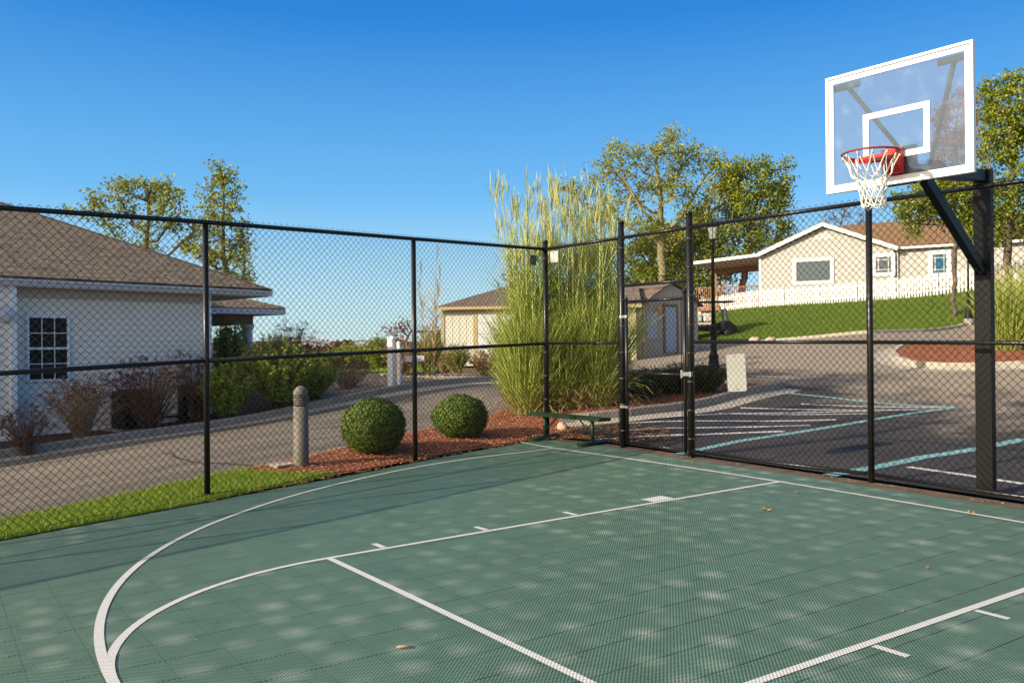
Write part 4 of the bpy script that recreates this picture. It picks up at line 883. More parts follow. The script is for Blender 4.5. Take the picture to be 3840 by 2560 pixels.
# ---- beige house on the hill
def hill_house():
    FF = FW[:2]/np.linalg.norm(FW[:2]); RR = np.array([FF[1], -FF[0]])
    c = at(2050, 705, 50); d = RR*.866-FF*.5; n = -(FF*.866+RR*.5); L = 7.7; zg = c[2]-.8
    G = lambda s, o, z: np.array([c[0]-d[0]*s-n[0]*o, c[1]-d[1]*s-n[1]*o, z])        # s to the left along the gable wall, o backwards
    ang = math.atan2(d[1], d[0]); V = lambda u, v: hit(c, d, u, v)
    ze = V(2050, 572)[2]; zl = V(1750, 590)[2]; zr = V(1885, 522)[2]; sr = L/2; 
    e = empty('house', G(2, 4, zg)); tag(e, 'beige sided house with a white-trimmed gable and tan roof on the hill', 'house')
    w = MB()
    def top(z):
        if z < min(ze, zl): return (0., L)
        return (0 if z < ze else sr*(z-ze)/(zr-ze), L if z < zl else L-sr*(z-zl)/(zr-zl))
    wd_ = MB(); siding(wd_, G(0,0,0), -d, L, zg, zr-.05, n, .16, top, .028); siding(wd_, G(-11,.25,0), -d, 11, zg, ze, n, .16, None, .028)
    wd_.prism([G(0,.03,zg),G(0,.03,ze),G(sr,.03,zr-.05),G(L,.03,zl),G(L,.03,zg)], G(0,9,0)-G(0,.03,0)); wd_.prism([G(-11,.28,zg),G(-11,.28,ze),G(.1,.28,ze),G(.1,.28,zg)], G(0,8,0)-G(0,0,0)); wd_.build('wall', M['sideb'], e)
    for s_, z_ in ((0, ze), (L, zl)): MB().box(G(s_,-.01,(zg+z_)/2), (.16,.10,z_-zg), ang).build('corner_board', M['vwhite'], e)
    f = MB(); fo = -.35
    f.bar(G(sr,fo,zr+.14), G(-.35,fo,ze-.02), .05, .24, up=(0,0,1)); f.bar(G(sr,fo,zr+.14), G(L+.1,fo,zl+.10), .052, .24)
    f.bar(G(L+.1,fo,zl+.10), G(L+4.6,fo,V(1600,609)[2]+.1), .05, .2); f.build('fascia', M['vwhite'], e)
    zpo = V(1600,609)[2]+.2
    r = MB(); ov = -.37
    roofplane(r, [G(-.35,ov,ze+.08),G(sr,ov,zr+.24),G(sr,9.5,zr+.24),G(-.35,9.5,ze+.08)], G(-.35,ov,ze+.08), G(-.35,9.5,ze+.08))
    roofplane(r, [G(L+.1,ov,zl+.2),G(sr,ov,zr+.24),G(sr,9.5,zr+.24),G(L+.1,9.5,zl+.2)], G(L+.1,ov,zl+.2), G(L+.1,9.5,zl+.2))
    roofplane(r, [G(L+4.6,ov,zpo),G(L+.1,ov,zl+.2),G(L+.1,6,zl+.2),G(L+4.6,6,zpo)], G(L+4.6,ov,zpo), G(L+4.6,6,zpo))
    zm = zr+.55; roofplane(r, [G(-11.4,-.1,ze+.08),G(-.2,-.1,ze+.08),G(-.2+0,4.6,zm),G(-11.4,4.6,zm)], G(-11.4,-.1,ze+.08), G(-.2,-.1,ze+.08)); roofplane(r, [G(-.2,-.1,ze+.08),G(sr*.98,3.9,zr+.24),G(sr*1.0,4.6,zm),G(-.2,4.6,zm)], G(-.2,-.1,ze+.08), G(sr,-.1,ze+.08)); roofplane(r, [G(-11.4,9.5,ze),G(-11.4,4.6,zm),G(sr,4.6,zm),G(sr,9.5,ze)], G(-11.4,9.5,ze), G(sr,9.5,ze))
    ro = r.build('roof', M['shin2'], e); sm = ro.modifiers.new('s','SOLIDIFY'); sm.thickness = .07; sm.offset = -1
    so = MB(); so.box(G(-5.6,-.06,ze+.03), (11.6,.12,.14), ang); so.build('gutter', M['vwhite'], e); dp = MB(); q = G(-.28,.12,0); dp.tube([(q[0],q[1],ze),(q[0],q[1],zg)], .05, 8); dp.build('downpipe', M['vwhite'], e)
    v = MB()
    for k in range(6): z = zr-.35-k*.07; wv = .35+k*.17; v.box(G(sr,-.02,z), (wv,.05,.035), ang)
    v.build('gable_vent', M['vwhite'], e)
    def win(u0,u1,v0,v1,gl,fw,grid,off=0):
        cc = G(0,off,0); a, b = hit(cc,d,u0,v0), hit(cc,d,u1,v0); p = (a+b)/2; zt_, zb_ = hit(cc,d,(u0+u1)/2,v0)[2], hit(cc,d,(u0+u1)/2,v1)[2]
        window(e, p+np.array([*n*.03,0]), d, n, np.linalg.norm((b-a)[:2]), zt_-zb_, (zt_+zb_)/2, gl, M['vwhite'], fw, (0,0))
        if grid:
            g_ = MB(); c3 = np.array([p[0],p[1],(zt_+zb_)/2])+np.array([*n*.075,0]); ww = np.linalg.norm((b-a)[:2]); hh = zt_-zb_; ax = np.array([[*d,0],[*n,0],[0,0,1.]])
            for s in (-1,1): g_.box(c3+ax[0]*s*ww*.32, (.03,.015,hh), ax=ax); g_.box(c3+ax[2]*s*hh*.32, (ww,.014,.03), ax=ax)
            g_.build('glazing_bars', M['vwhite'], e)
    win(1829,1907,600,645,M['greyglass'],.22,False); win(2011,2047,590,626,M['greyglass'],.22,True); win(2142,2174,584,627,M['blueglass'],.24,True,.25)
    # covered deck at the left end
    zf = V(1700,703)[2]; zh = V(1700,658)[2]; dk = MB(); dk.box(G(L+2.2,2.4,zf-.12), (4.2,4.9,.22), ang); dk.build('deck', M['dwood'], e)
    cl = MB(); cl.prism([G(L+4.5,-.2,zpo-.17),G(L+.12,-.2,zl-.04),G(L+.12,-.2,zl-.0),G(L+4.5,-.2,zpo-.13)], G(0,9,0)-G(0,-.2,0)); cl.build('porch_ceiling', M['sideb'], e)
    ra = MB(); ra.box(G(L+2.2,.05,zh), (4.2,.09,.07), ang); ra.box(G(L+2.2,.05,zf+.1), (4.2,.05,.06), ang)
    for k in range(30): ra.box(G(L+.15+k*.14,.05,(zf+zh)/2), (.035,.035,zh-zf), ang)
    ra.build('railing', M['dwood'], e)
    for s in (.1, 2.1, 4.1):
        p = G(L+s,4.2,0); zt_ = zl+(zpo-zl)*(s/4.6)-.1; MB().box((p[0],p[1],(zg-1.2+zt_)/2), (.15,.15,zt_-zg+1.2), ang).build('deck_post', M['dwood'], e)
    for s in (0.9, 2.4, 3.7): MB().bar(G(L+s-.5,4.4,zl-.3), G(L+s+.3,4.4,zf+.5), .1, .14).build('brace', M['dwood'], e)
    bm_ = MB(); bm_.bar(G(L,4.3,zl-.22), G(L+4.5,4.3,zpo-.42), .14, .3); bm_.build('beam', M['dwood'], e)
hill_house()
# ---- picket fence
def picket():
    pts = [at(1605,728,57), at(1750,707,52), at(1870,698,49), at(2000,692,46), at(2130,682,43), at(2245,668,41), at(2352,660,39.5)]
    pts.append(pts[-1]+(pts[-1]-pts[-2])*1.5); P = dens(pts, .17); P = P[:-1]; zz = H([p[0] for p in P], [p[1] for p in P]); c = P[len(P)//2]
    e = empty('picket_fence', (c[0], c[1], zz[len(P)//2])); tag(e, 'long white picket fence along the top of the grassy bank', 'fence'); hh = 1.2
    body = MB(); n_obj = 0; P = P[::1]
    for i in range(len(P)-1):
        t = P[i+1]-P[i]; t /= np.linalg.norm(t); n = np.array([-t[1], t[0]]); n = n if n@(CP[:2]-P[i]) > 0 else -n; z = zz[i]-.05; w = .045; c = np.array([P[i][0], P[i][1], 0])+np.array([*n*.03, 0]); T = np.array([*t, 0])
        poly = [c+T*-w+[0,0,z+.08], c+T*w+[0,0,z+.08], c+T*w+[0,0,z+hh-.07], c+T*.0+[0,0,z+hh], c+T*-w+[0,0,z+hh-.07]]
        body.prism([np.array(p) for p in poly], np.array([*n*-.02, 0]))
    o = body.build('pickets', M['vwhite'], e); o['kind'] = 'stuff'
    for zr_ in (.3, .9):
        r_ = MB()
        for i in range(0, len(P)-6, 6): r_.bar((P[i][0],P[i][1],zz[i]+zr_), (P[i+6][0],P[i+6][1],zz[i+6]+zr_), .04, .09)
        r_.build('rail', M['vwhite'], e)
    for i in range(0, len(P), 14): MB().box((P[i][0],P[i][1],zz[i]+.55), (.11,.11,1.2)).build('post', M['vwhite'], e)
picket()
# ================================================================== LAMP POSTS
def lamp(P, label):
    z = h1(P[0], P[1]); e = empty('street_lamp', (P[0], P[1], z)); tag(e, label, 'street lamp', 'black lantern lamp posts by the drive'); x, y = P[0], P[1]
    MB().lathe((x,y,z-.1), [(.17,0),(.17,.36),(.15,.38)], 20).build('footing', M['conc'], e); b = z+.27
    MB().lathe((x,y,b), [(.19,0),(.19,.04),(.165,.06),(.15,.10),(.155,.13),(.12,.30),(.10,.46),(.108,.48),(.108,.51),(.085,.53),(.07,.60),(.072,1.1),(.085,1.12),(.085,1.16),(.05,1.20)], 16).build('base', M['bmetal'], e, True)
    MB().lathe((x,y,b+1.18), [(.042,0),(.036,1.5),(.034,1.72),(.055,1.74),(.055,1.77),(.03,1.80),(.03,1.88)], 14).build('pole', M['bmetal'], e, True)
    t = b+3.05; ln = MB()
    for sx in (-1,1):
        for sy in (-1,1): ln.bar((x+sx*.07,y+sy*.07,t), (x+sx*.105,y+sy*.105,t+.27), .014, .014)
    ln.box((x,y,t), (.17,.17,.02)); ln.lathe((x,y,t+.275), [(.165,0),(.155,.02),(.06,.09),(.03,.10),(.03,.12),(.012,.15)], 4)
    ln.build('lantern_frame', M['bmetal'], e); g = MB(); g.lathe((x,y,t+.012), [(.085,0),(.13,.255)], 4); o = g.build('lantern_glass', M['glamp'], e)
lamp(at(1640, 893, 18.6), 'black lamp post with a lantern in the mulch bed beyond the gate')
lamp(at(2225, 745, 36.3), 'black lamp post at the foot of the lawn bank by the upper drive')
# ================================================================== WHITE POST, GOLF CART, ROCKS, FAR THINGS
def sign_post():
    P = at(899, 872, 22.4); z = h1(P[0], P[1]); e = empty('white_post', (P[0], P[1], z)); tag(e, 'square white capped post standing in the gravel across the road', 'post'); a = .6
    MB().box((P[0],P[1],z+.6), (.16,.16,1.3), a).build('shaft', M['vwhite'], e, bevel=.01); MB().box((P[0]+.21,P[1]+.12,z+.57), (.09,.09,1.2), a).build('support', M['vwhite'], e, bevel=.008)
    MB().lathe((P[0],P[1],z+1.25), [(.13,0),(.13,.03),(.02,.08)], 4).build('cap', M['vwhite'], e)
    q = P+RT*.62; MB().box((q[0]-.0,q[1],z+.72), (.5,.04,.16), math.atan2(RT[1],RT[0])).build('board', M['gutter'], e)
sign_post()
def golf_cart():
    P = at(1626, 799, 44); z = h1(P[0], P[1]); ang = math.atan2(RT[1], RT[0]); e = empty('golf_cart', (P[0],P[1],z)); tag(e, 'dark golf cart with cream seats and a flat roof parked by the lawn', 'golf cart')
    G = lambda s, o, h: np.array([P[0]+RT[0]*s-FW[0]*o, P[1]+RT[1]*s-FW[1]*o, z+h])
    for s in (-.85, .95):
        for o in (-.5, .5):
            t = MB(); t.lathe((0,0,0), [(.06,-.09),(.21,-.09),(.23,-.05),(.23,.05),(.21,.09),(.06,.09)], 16); t.v = [tuple(G(s+v[0], o+v[2], .23+v[1])) for v in t.v]; t.build('wheel', M['dark'], e, True)
    b = MB(); b.prism([G(-1.2,-.58,.35),G(-1.2,-.58,.62),G(-.15,-.58,.62),G(-.05,-.58,.38),G(.6,-.58,.36),G(.75,-.58,.85),G(.95,-.58,.88),G(1.35,-.58,.62),G(1.4,-.58,.35)], G(0,.58,0)-G(0,-.58,0)); b.build('body', M['bmetal'], e, bevel=.03)
    s_ = MB(); s_.box(G(-.35,0,.72), (1.1,1.1,.12), ang); s_.build('seat', M['vinylseat'], e, bevel=.04)
    for s in (-.62,-.10):
        m_ = MB(); m_.box(G(s,.1,1.04), (.47,.95,.46), ang); m_.build('backrest', M['vinylseat'], e, bevel=.10)
    r = MB(); r.box(G(.0,0,1.86), (2.5,1.2,.07), ang); r.build('roof', M['bmetal'], e, bevel=.03)
    for o in (-.52,.52):
        m_ = MB(); m_.tube([G(.95,o,.85), G(.72,o,1.84)], .022, 8); m_.build('roof_support', M['dark'], e, True); m_ = MB(); m_.tube([G(-1.1,o,.6), G(-1.1,o,1.84)], .022, 8); m_.build('roof_support', M['dark'], e, True)
    ws = MB(); ws.face([G(.94,-.5,.88),G(.94,.5,.88),G(.78,.5,1.5),G(.78,-.5,1.5)]); ws.face([G(.955,-.5,.88),G(.955,.5,.88),G(.795,.5,1.5),G(.795,-.5,1.5)]); ws.build('windshield', M['greyglass'], e)
    st = MB(); st.tube([G(.35+.0,-.3,1.0), G(.55,-.3,.8)], .02, 6); st.lathe((0,0,0), [(.16,0),(.19,.01),(.19,.03),(.16,.04)], 16); k = 0
    st.v = [tuple(G(.35+v[2]*.5, -.3+v[0], 1.0+v[1])) if abs(v[0]) < 1 and abs(v[1]) < 1 and abs(v[2]) < .2 else v for v in st.v]; st.build('steering_wheel', M['dark'], e, True)
golf_cart()
def rock(P, s, sq, label, seed, group=None):
    g = np.random.default_rng(seed); bm = bmesh.new(); bmesh.ops.create_icosphere(bm, subdivisions=3, radius=1)
    D = g.normal(size=(9,3)); D /= np.linalg.norm(D, axis=1)[:,None]; h = .62+.3*g.random(9)
    for v in bm.verts:
        p = np.array(v.co); p /= np.linalg.norm(p); k = min(1, min(hh/max(1e-3, p@dd) for dd, hh in zip(D, h) if p@dd > .2) if any(p@dd > .2 for dd in D) else 1)
        p = p*k; v.co = Vector((p[0]*s, p[1]*s*.75, p[2]*s*sq))
    me = bpy.data.meshes.new('rock'); bm.to_mesh(me); bm.free(); o = link('rock', me, M['rock'], None); o.location = (P[0], P[1], h1(P[0], P[1])+s*sq*.35); o.rotation_euler[2] = seed
    return tag(o, label, 'rock', group)
rock(at(1733,782,39), .32, .8, 'roundest pink boulder nearest the golf cart at the lawn edge', 3, 'boulders at the lawn edge')
rock(at(1752,784,39), .30, .42, 'low flat pink boulder in the middle of the three by the lawn edge', 4, 'boulders at the lawn edge')
rock(at(1772,779,38.6), .36, .5, 'broad pink boulder farthest from the golf cart at the lawn edge', 5, 'boulders at the lawn edge')
rock(at(1292,992,15.0), .15, .7, 'pale rounded stone at the end of the kerb behind the bench', 6)
def far_things():
    g = np.random.default_rng(5)
    # distant bare woodland rising as low ridges: one mass, not countable
    for (r0, base, amp, name) in ((1500, 8, 7, 'hills'), (2600, 18, 14, 'hills')):
        mb = MB(); pts = []
        for k in range(140):
            a = R(-180+k*360/139); pts.append((r0*math.cos(a), r0*math.sin(a), base+amp*(.5*math.sin(a*7+r0)+.3*math.sin(a*19)+.15*math.sin(a*47+1))))
        for (x0,y0,z0),(x1,y1,z1) in zip(pts[:-1], pts[1:]):
            mb.face([(x0*.93,y0*.93,-3),(x1*.93,y1*.93,-3),(x1,y1,z1),(x0,y0,z0)]); mb.face([(x0,y0,z0),(x1,y1,z1),(x1*1.2,y1*1.2,-3),(x0*1.2,y0*1.2,-3)])
        tag(mb.build(name, M['wood_far'], smooth=True), kind='structure')
    # brown bare wood in the middle distance: clumps of twigs
    V = []; Fq = []
    for k in range(260):
        u = g.uniform(560, 1010); D = g.uniform(110, 420); P = at(u, 792, D); z = h1(P[0], P[1]); hh = g.uniform(1.2, 2.6)*(.6+D/400)
        for j in range(26):
            c = P+RT*g.normal()*2.2*(D/200)+FW*g.normal()*2; q = np.array([c[0], c[1], z+abs(g.normal())*.45*hh]); s = .35*(D/200)+.1
            a, b = g.normal(size=3)*s, g.normal(size=3)*s; i = len(V); V += [q-a, q-b, q+a, q+b]; Fq.append([i,i+1,i+2,i+3])
    tag(npmesh('woodland', V, Fq, leafy('far_twigs', [(.10,.05,.035),(.18,.09,.06),(.07,.05,.03),(.14,.10,.05)], .9, 0)), 'brown leafless woodland and scrub filling the distant valley', kind='stuff')
    for (u, v, D, w, h, lb) in ((722,797,330,9,3.4,'wide white building far off in the valley, left of the gap'), (742,799,330,5,3.0,'smaller white building just right of the wide one in the far valley'), (845,803,260,7,2.2,'low tan-roofed building in the far valley near the green slope')):
        P = at(u, v, D); z = P[2]-1.0; ang = math.atan2(RT[1], RT[0])+.2; e = empty('distant_building', (P[0],P[1],z)); tag(e, lb, 'building')
        MB().box((P[0],P[1],z+h/2), (w,6,h), ang).build('wall', M['white'], e); r = MB(); c, s = math.cos(ang), math.sin(ang)
        r.prism([(P[0]-c*(w/2+.3)-s*-3.3,P[1]-s*(w/2+.3)+c*-3.3,z+h),(P[0]-c*(w/2+.3)-s*0,P[1]-s*(w/2+.3),z+h+1.3),(P[0]-c*(w/2+.3)-s*3.3,P[1]-s*(w/2+.3)+c*3.3,z+h)], (c*(w+.6), s*(w+.6), 0)); r.build('roof', M['gutter'], e)
        for k in (-.25,.2): MB().box((P[0]+c*w*k+s*3.0,P[1]+s*w*k-c*3.0,z+h*.45), (1.0,.1,1.1), ang).build('window', M['winglass'], e)
far_things()
# ================================================================== VEGETATION
def unit(v): return v/(np.linalg.norm(v, axis=-1, keepdims=True)+1e-9)
def leaves(C, size, g, flat=0, aspect=.55, nrm=None):
    """diamond leaves at points C (N,3), returns verts and quads"""
    N = len(C); s = (size*(.6+.8*g.random(N)))[:,None]; a = unit(g.normal(size=(N,3)))
    if nrm is not None: a = unit(np.cross(nrm, g.normal(size=(N,3))))+nrm*g.normal(size=(N,1))*.28; a = unit(a)
    b = g.normal(size=(N,3)); b = unit(b-a*(a*b).sum(-1, keepdims=True))
    if nrm is not None: b = unit(np.cross(nrm, a)+nrm*g.normal(size=(N,1))*.32)
    if flat: a[:,2] *= 1-flat; b[:,2] *= 1-flat
    V = np.stack([C-a*s*.5, C-b*s*aspect*.5+a*s*.05, C+a*s*.5, C+b*s*aspect*.5+a*s*.05], 1).reshape(-1,3)
    return V, np.arange(N*4).reshape(-1,4)
def frusta(A, B, ra, rb, n=5):
    d = unit(B-A); x = np.cross(d, [0,0,1.]); bad = np.linalg.norm(x, axis=1) < .05; x[bad] = [1,0,0]; x = unit(x); y = np.cross(d, x); V = []
    for P, r in ((A, ra), (B, rb)):
        for k in range(n): a = 2*math.pi*k/n; V.append(P+r[:,None]*(math.cos(a)*x+math.sin(a)*y))
    V = np.stack(V, 1).reshape(-1,3); i = np.arange(len(A))[:,None]*2*n; Fs = []
    for k in range(n): Fs.append(np.concatenate([i+k, i+(k+1)%n, i+n+(k+1)%n, i+n+k], 1))
    return V, np.concatenate(Fs)
def skeleton(base, crown0, blobs, natt, g, step, kill=1.35, infl=9., lean=0.):
    """space-colonisation branches; blobs: (centre, radii)"""
    natt = int(natt*3.2); vol = np.array([np.prod(b[1]) for b in blobs]); pick = g.choice(len(blobs), natt, p=vol**.75/np.sum(vol**.75)); u = unit(g.normal(size=(natt,3)))*(g.random(natt)**.42)[:,None]
    Cb = np.array([b[0] for b in blobs])[pick]; Rb = np.array([b[1] for b in blobs])[pick]; att = Cb+u*Rb
    nodes = [np.array(base, float)]; par = [-1]; d = crown0-base; L = np.linalg.norm(d); k = max(2, int(L/step))
    for i in range(1, k+1): nodes.append(base+d*i/k+g.normal(size=3)*step*.12); par.append(i-1)
    N = np.array(nodes); par = list(par); alive = np.ones(len(att), bool); near = None
    for it in range(110):
        A = att[alive]
        if len(A) < 4: break
        D = ((A[:,None]-N[None])**2).sum(-1); j = D.argmin(1); dm = np.sqrt(D[np.arange(len(A)), j]); ok = dm < infl*step if it > 25 else np.ones(len(A), bool)
        dirs = {}
        for q, jj in zip(A[ok], j[ok]): dirs.setdefault(jj, []).append(q)
        new = []
        for jj, qs in dirs.items():
            v = unit(np.array(qs)-N[jj]).sum(0)+g.normal(size=3)*.25; v /= np.linalg.norm(v)+1e-9; p = N[jj]+v*step
            new.append((p, jj))
        if not new: break
        NP = np.array([p for p, _ in new]); dd = np.sqrt(((NP[:,None]-N[None])**2).sum(-1)).min(1); keep = dd > step*.45
        if not keep.any(): break
        par += [new[i][1] for i in range(len(new)) if keep[i]]; N = np.vstack([N, NP[keep]])
        idx = np.where(alive)[0]; D2 = np.sqrt(((att[idx][:,None]-NP[keep][None])**2).sum(-1)).min(1); alive[idx[D2 < kill*step]] = False
    return N, np.array(par)
def tree(name, label, base, D, crown, blobs, g, mats, natt=500, step=.42, leafn=9, lsize=.13, tr=.16, sig=.2, group=None, bare=0., depth=.8, cat='tree', twig=3, flat=1.):
    """crown and blobs given where the tree shows in the survey picture, at its distance D; each blob is a real ellipsoid there"""
    b0 = np.array([base[0], base[1], h1(base[0], base[1])-.1]); s = K*D/FPX; B = [(at(u, v, D)+FW*g.uniform(-.4, .4)*r*s*depth, np.array([r*s*1.0, r*s*1.0, r*s*fz])) for u, v, r, fz in [(q+(flat,))[:4] for q in blobs]]
    c0 = at(crown[0], crown[1], D); N, par = skeleton(b0, c0, B, natt, g, step); n = len(N); ch = np.zeros(n, int); rad = np.zeros(n)
    for i in range(n): 
        if par[i] >= 0: ch[par[i]] += 1
    acc = np.zeros(n)
    for i in range(n-1, 0, -1):
        if acc[i] == 0: acc[i] = .0095**2.2
        acc[par[i]] += acc[i]
    rad = acc**(1/2.2); rad = rad*(tr/max(rad[0], 1e-6)); rad = np.maximum(rad*.78, .009+.00015*D)
    e = empty(name, b0); tag(e, label, cat, group); idx = np.arange(1, n); V, Fq = frusta(N[par[idx]], N[idx], np.minimum(rad[par[idx]], rad[idx]*1.7), rad[idx], 5)
    # fine twigs
    thin = np.where((rad < np.percentile(rad, 72)) & (np.arange(n) > 5))[0]; tw0 = np.repeat(thin, twig); dv = unit(g.normal(size=(len(tw0),3))+np.array([0,0,.35])); tl = step*(.5+.8*g.random(len(tw0)))[:,None]
    A = N[tw0]; Bm = A+dv*tl; V2, F2 = frusta(A, Bm, np.full(len(A), .007+.00018*D), np.full(len(A), .004+.0001*D), 3)
    V = np.vstack([V, V2]); Fs = np.vstack([Fq, F2+len(V)-len(V2)]); npmesh('trunk', V-b0, Fs, mats[0], e, True)
    if leafn > 0:
        leafn = int(round(leafn*(3.2 if bare == 0 else 1))); sig = sig*.85; lsize = lsize*.92; keep = g.random(len(thin)) >= bare; tip = np.vstack([N[thin][keep], Bm[g.random(len(Bm)) > bare*.9]]); C = np.repeat(tip, leafn, 0); C = C+g.normal(size=C.shape)*sig*np.array([1,1,.75])
        V, Fq = leaves(C, lsize, g); npmesh('crown', V-b0, Fq, mats[1], e)
    return e
def G_(s): return np.random.default_rng(s)
def tb(u, v, D): P = at(u, v, D); return P
tree('deciduous_tree', 'open spreading tree with sparse yellow-green leaves behind the white house roof', tb(330,790,34), 34, (335,600),
     [(285,440,38),(330,425,30),(375,450,42),(225,480,32),(165,497,22,.7),(290,505,36),(395,520,38),(350,535,34),(420,490,24),(330,580,40),(270,555,30),(430,560,34)], G_(11), (M['bark'], M['oak']), 560, .40, 6, .15, .17, .19, group='trees behind the white house')
tree('deciduous_tree', 'tall narrow tree with yellow-green leaves just right of the spreading tree', tb(515,790,33), 33, (518,640),
     [(515,408,32),(490,440,28),(540,450,26),(515,490,36),(480,520,24),(545,530,28),(515,570,36),(560,600,30),(475,590,30),(530,640,36),(570,640,22)], G_(12), (M['bark'], M['oak']), 430, .36, 7, .14, .15, .17, group='trees behind the white house')
tree('deciduous_tree', 'large spreading tree with lichen-green branches behind the tall grass', tb(1525,790,60), 60, (1520,590),
     [(1675,430,34),(1700,480,36),(1655,395,34),(1545,335,42),(1490,365,38),(1430,360,42),(1600,360,40),(1640,400,32),(1385,400,34),(1330,440,36),(1290,440,22),(1450,430,50),(1540,430,55),(1600,470,50),(1400,490,40),(1480,510,50),(1650,470,30),(1350,520,34),(1560,540,42)], G_(13), (M['barkg'], M['oak']), 950, .64, 6, .21, .42, .30, group='trees beyond the sheds')
tree('deciduous_tree', 'dense dark green tree left of the hill house gable', tb(1700,790,60), 60, (1705,640),
     [(1690,400,30),(1740,395,34),(1790,395,30),(1800,440,30),(1760,450,44),(1700,470,44),(1740,520,50),(1790,520,28),(1680,540,44),(1720,580,44),(1650,590,36),(1770,570,32)], G_(14), (M['bark'], M['oak2']), 760, .58, 9, .24, .3, .34, group='trees beyond the sheds')
tree('deciduous_tree', 'low bushy green tree behind the curved-roof shed', tb(1600,800,62), 62, (1605,700),
     [(1610,560,34),(1570,600,36),(1640,620,34),(1600,650,42),(1560,680,36),(1640,690,34),(1500,620,34),(1470,580,28)], G_(15), (M['bark'], M['oak2']), 480, .6, 11, .26, .25, .4, group='trees beyond the sheds')
tree('deciduous_tree', 'broad green tree filling the gap between the tall grass and the curved-roof shed', tb(1480,800,72), 72, (1490,660),
     [(1450,600,40),(1500,560,44),(1560,560,46),(1420,650,36),(1600,520,40),(1480,640,40),(1550,630,44),(1400,580,34),(1350,600,34),(1630,560,36)], G_(25), (M['bark'], M['oak2']), 620, .7, 9, .28, .3, .4, group='trees beyond the sheds')
tree('deciduous_tree', 'tall olive-leaved tree at the far right behind the hoop post', tb(2318,745,37), 37, (2315,560),
     [(2290,250,40),(2320,340,50),(2345,430,50),(2280,480,40),(2300,205,36),(2345,215,44),(2275,260,30),(2320,280,48),(2370,290,50),(2280,340,40),(2340,370,52),(2295,430,44),(2370,450,56),(2240,440,40),(2330,510,52),(2260,520,32)], G_(16), (M['bark'], M['oak2']), 1500, .40, 9, .16, .22, .2, group='trees by the hill house')
tree('deciduous_tree', 'low-branched green tree overhanging the tan roof of the hill house', tb(2190,735,38), 38, (2195,560),
     [(2150,470,44),(2230,500,40),(2110,445,36),(2165,440,38),(2220,460,40),(2075,480,30),(2140,495,36),(2205,510,34),(2100,530,22),(2250,550,26)], G_(17), (M['bark'], M['oak2']), 800, .42, 10, .18, .13, .22, group='trees by the hill house')
tree('deciduous_tree', 'crimson-leaved tree seen through the clear backboard', tb(2185,740,64), 64, (2190,560),
     [(2195,230,26),(2180,275,36),(2215,290,34),(2165,330,36),(2210,350,40),(2150,390,34),(2200,420,40),(2230,240,24)], G_(18), (M['twig'], M['redl']), 600, .6, 6, .22, .2, .33, group='trees by the hill house')
tree('bare_tree', 'leafless brown tree left of the hill house ridge', tb(1790,720,75), 75, (1800,600), [(1780,470,30),(1800,520,36),(1830,560,26),(1770,560,30)], G_(19), (M['twig'], M['rust']), 260, .6, 1, .18, .14, .3, group='bare trees behind the hill house', bare=.7, twig=4)
tree('bare_tree', 'leafless twiggy tree behind the tan roof ridge', tb(1930,700,75), 75, (1930,560), [(1900,500,24),(1940,485,28),(1975,505,26),(1925,520,30)], G_(20), (M['twig'], M['rust']), 240, .6, 1, .18, .12, .3, group='bare trees behind the hill house', bare=.6, twig=4)
tree('bare_tree', 'small leafless tree rising above the cream garage roof', tb(1165,790,50), 50, (1170,700), [(1150,640,22),(1185,650,26),(1165,680,22)], G_(21), (M['twig'], M['rust']), 160, .45, 0, .15, .08, .3, twig=4)
tree('bare_tree', 'rust-brown leafed tree behind the white post', tb(935,820,62), 62, (935,790), [(900,765,14),(935,755,18),(965,765,14),(1000,760,14)], G_(22), (M['twig'], M['rust']), 160, .5, 4, .22, .1, .35)
tree('round_tree', 'round green tree left of the cream garage', tb(985,830,44), 44, (985,800), [(985,785,20),(1000,775,14),(965,790,14)], G_(23), (M['bark'], M['oak2']), 150, .4, 9, .2, .08, .2)
tree('round_tree', 'bright green rounded tree beyond the lawn, left of the white post', tb(870,832,48), 48, (870,812), [(870,800,18),(850,808,12),(888,795,12)], G_(24), (M['bark'], M['oak2']), 150, .4, 10, .2, .08, .2)
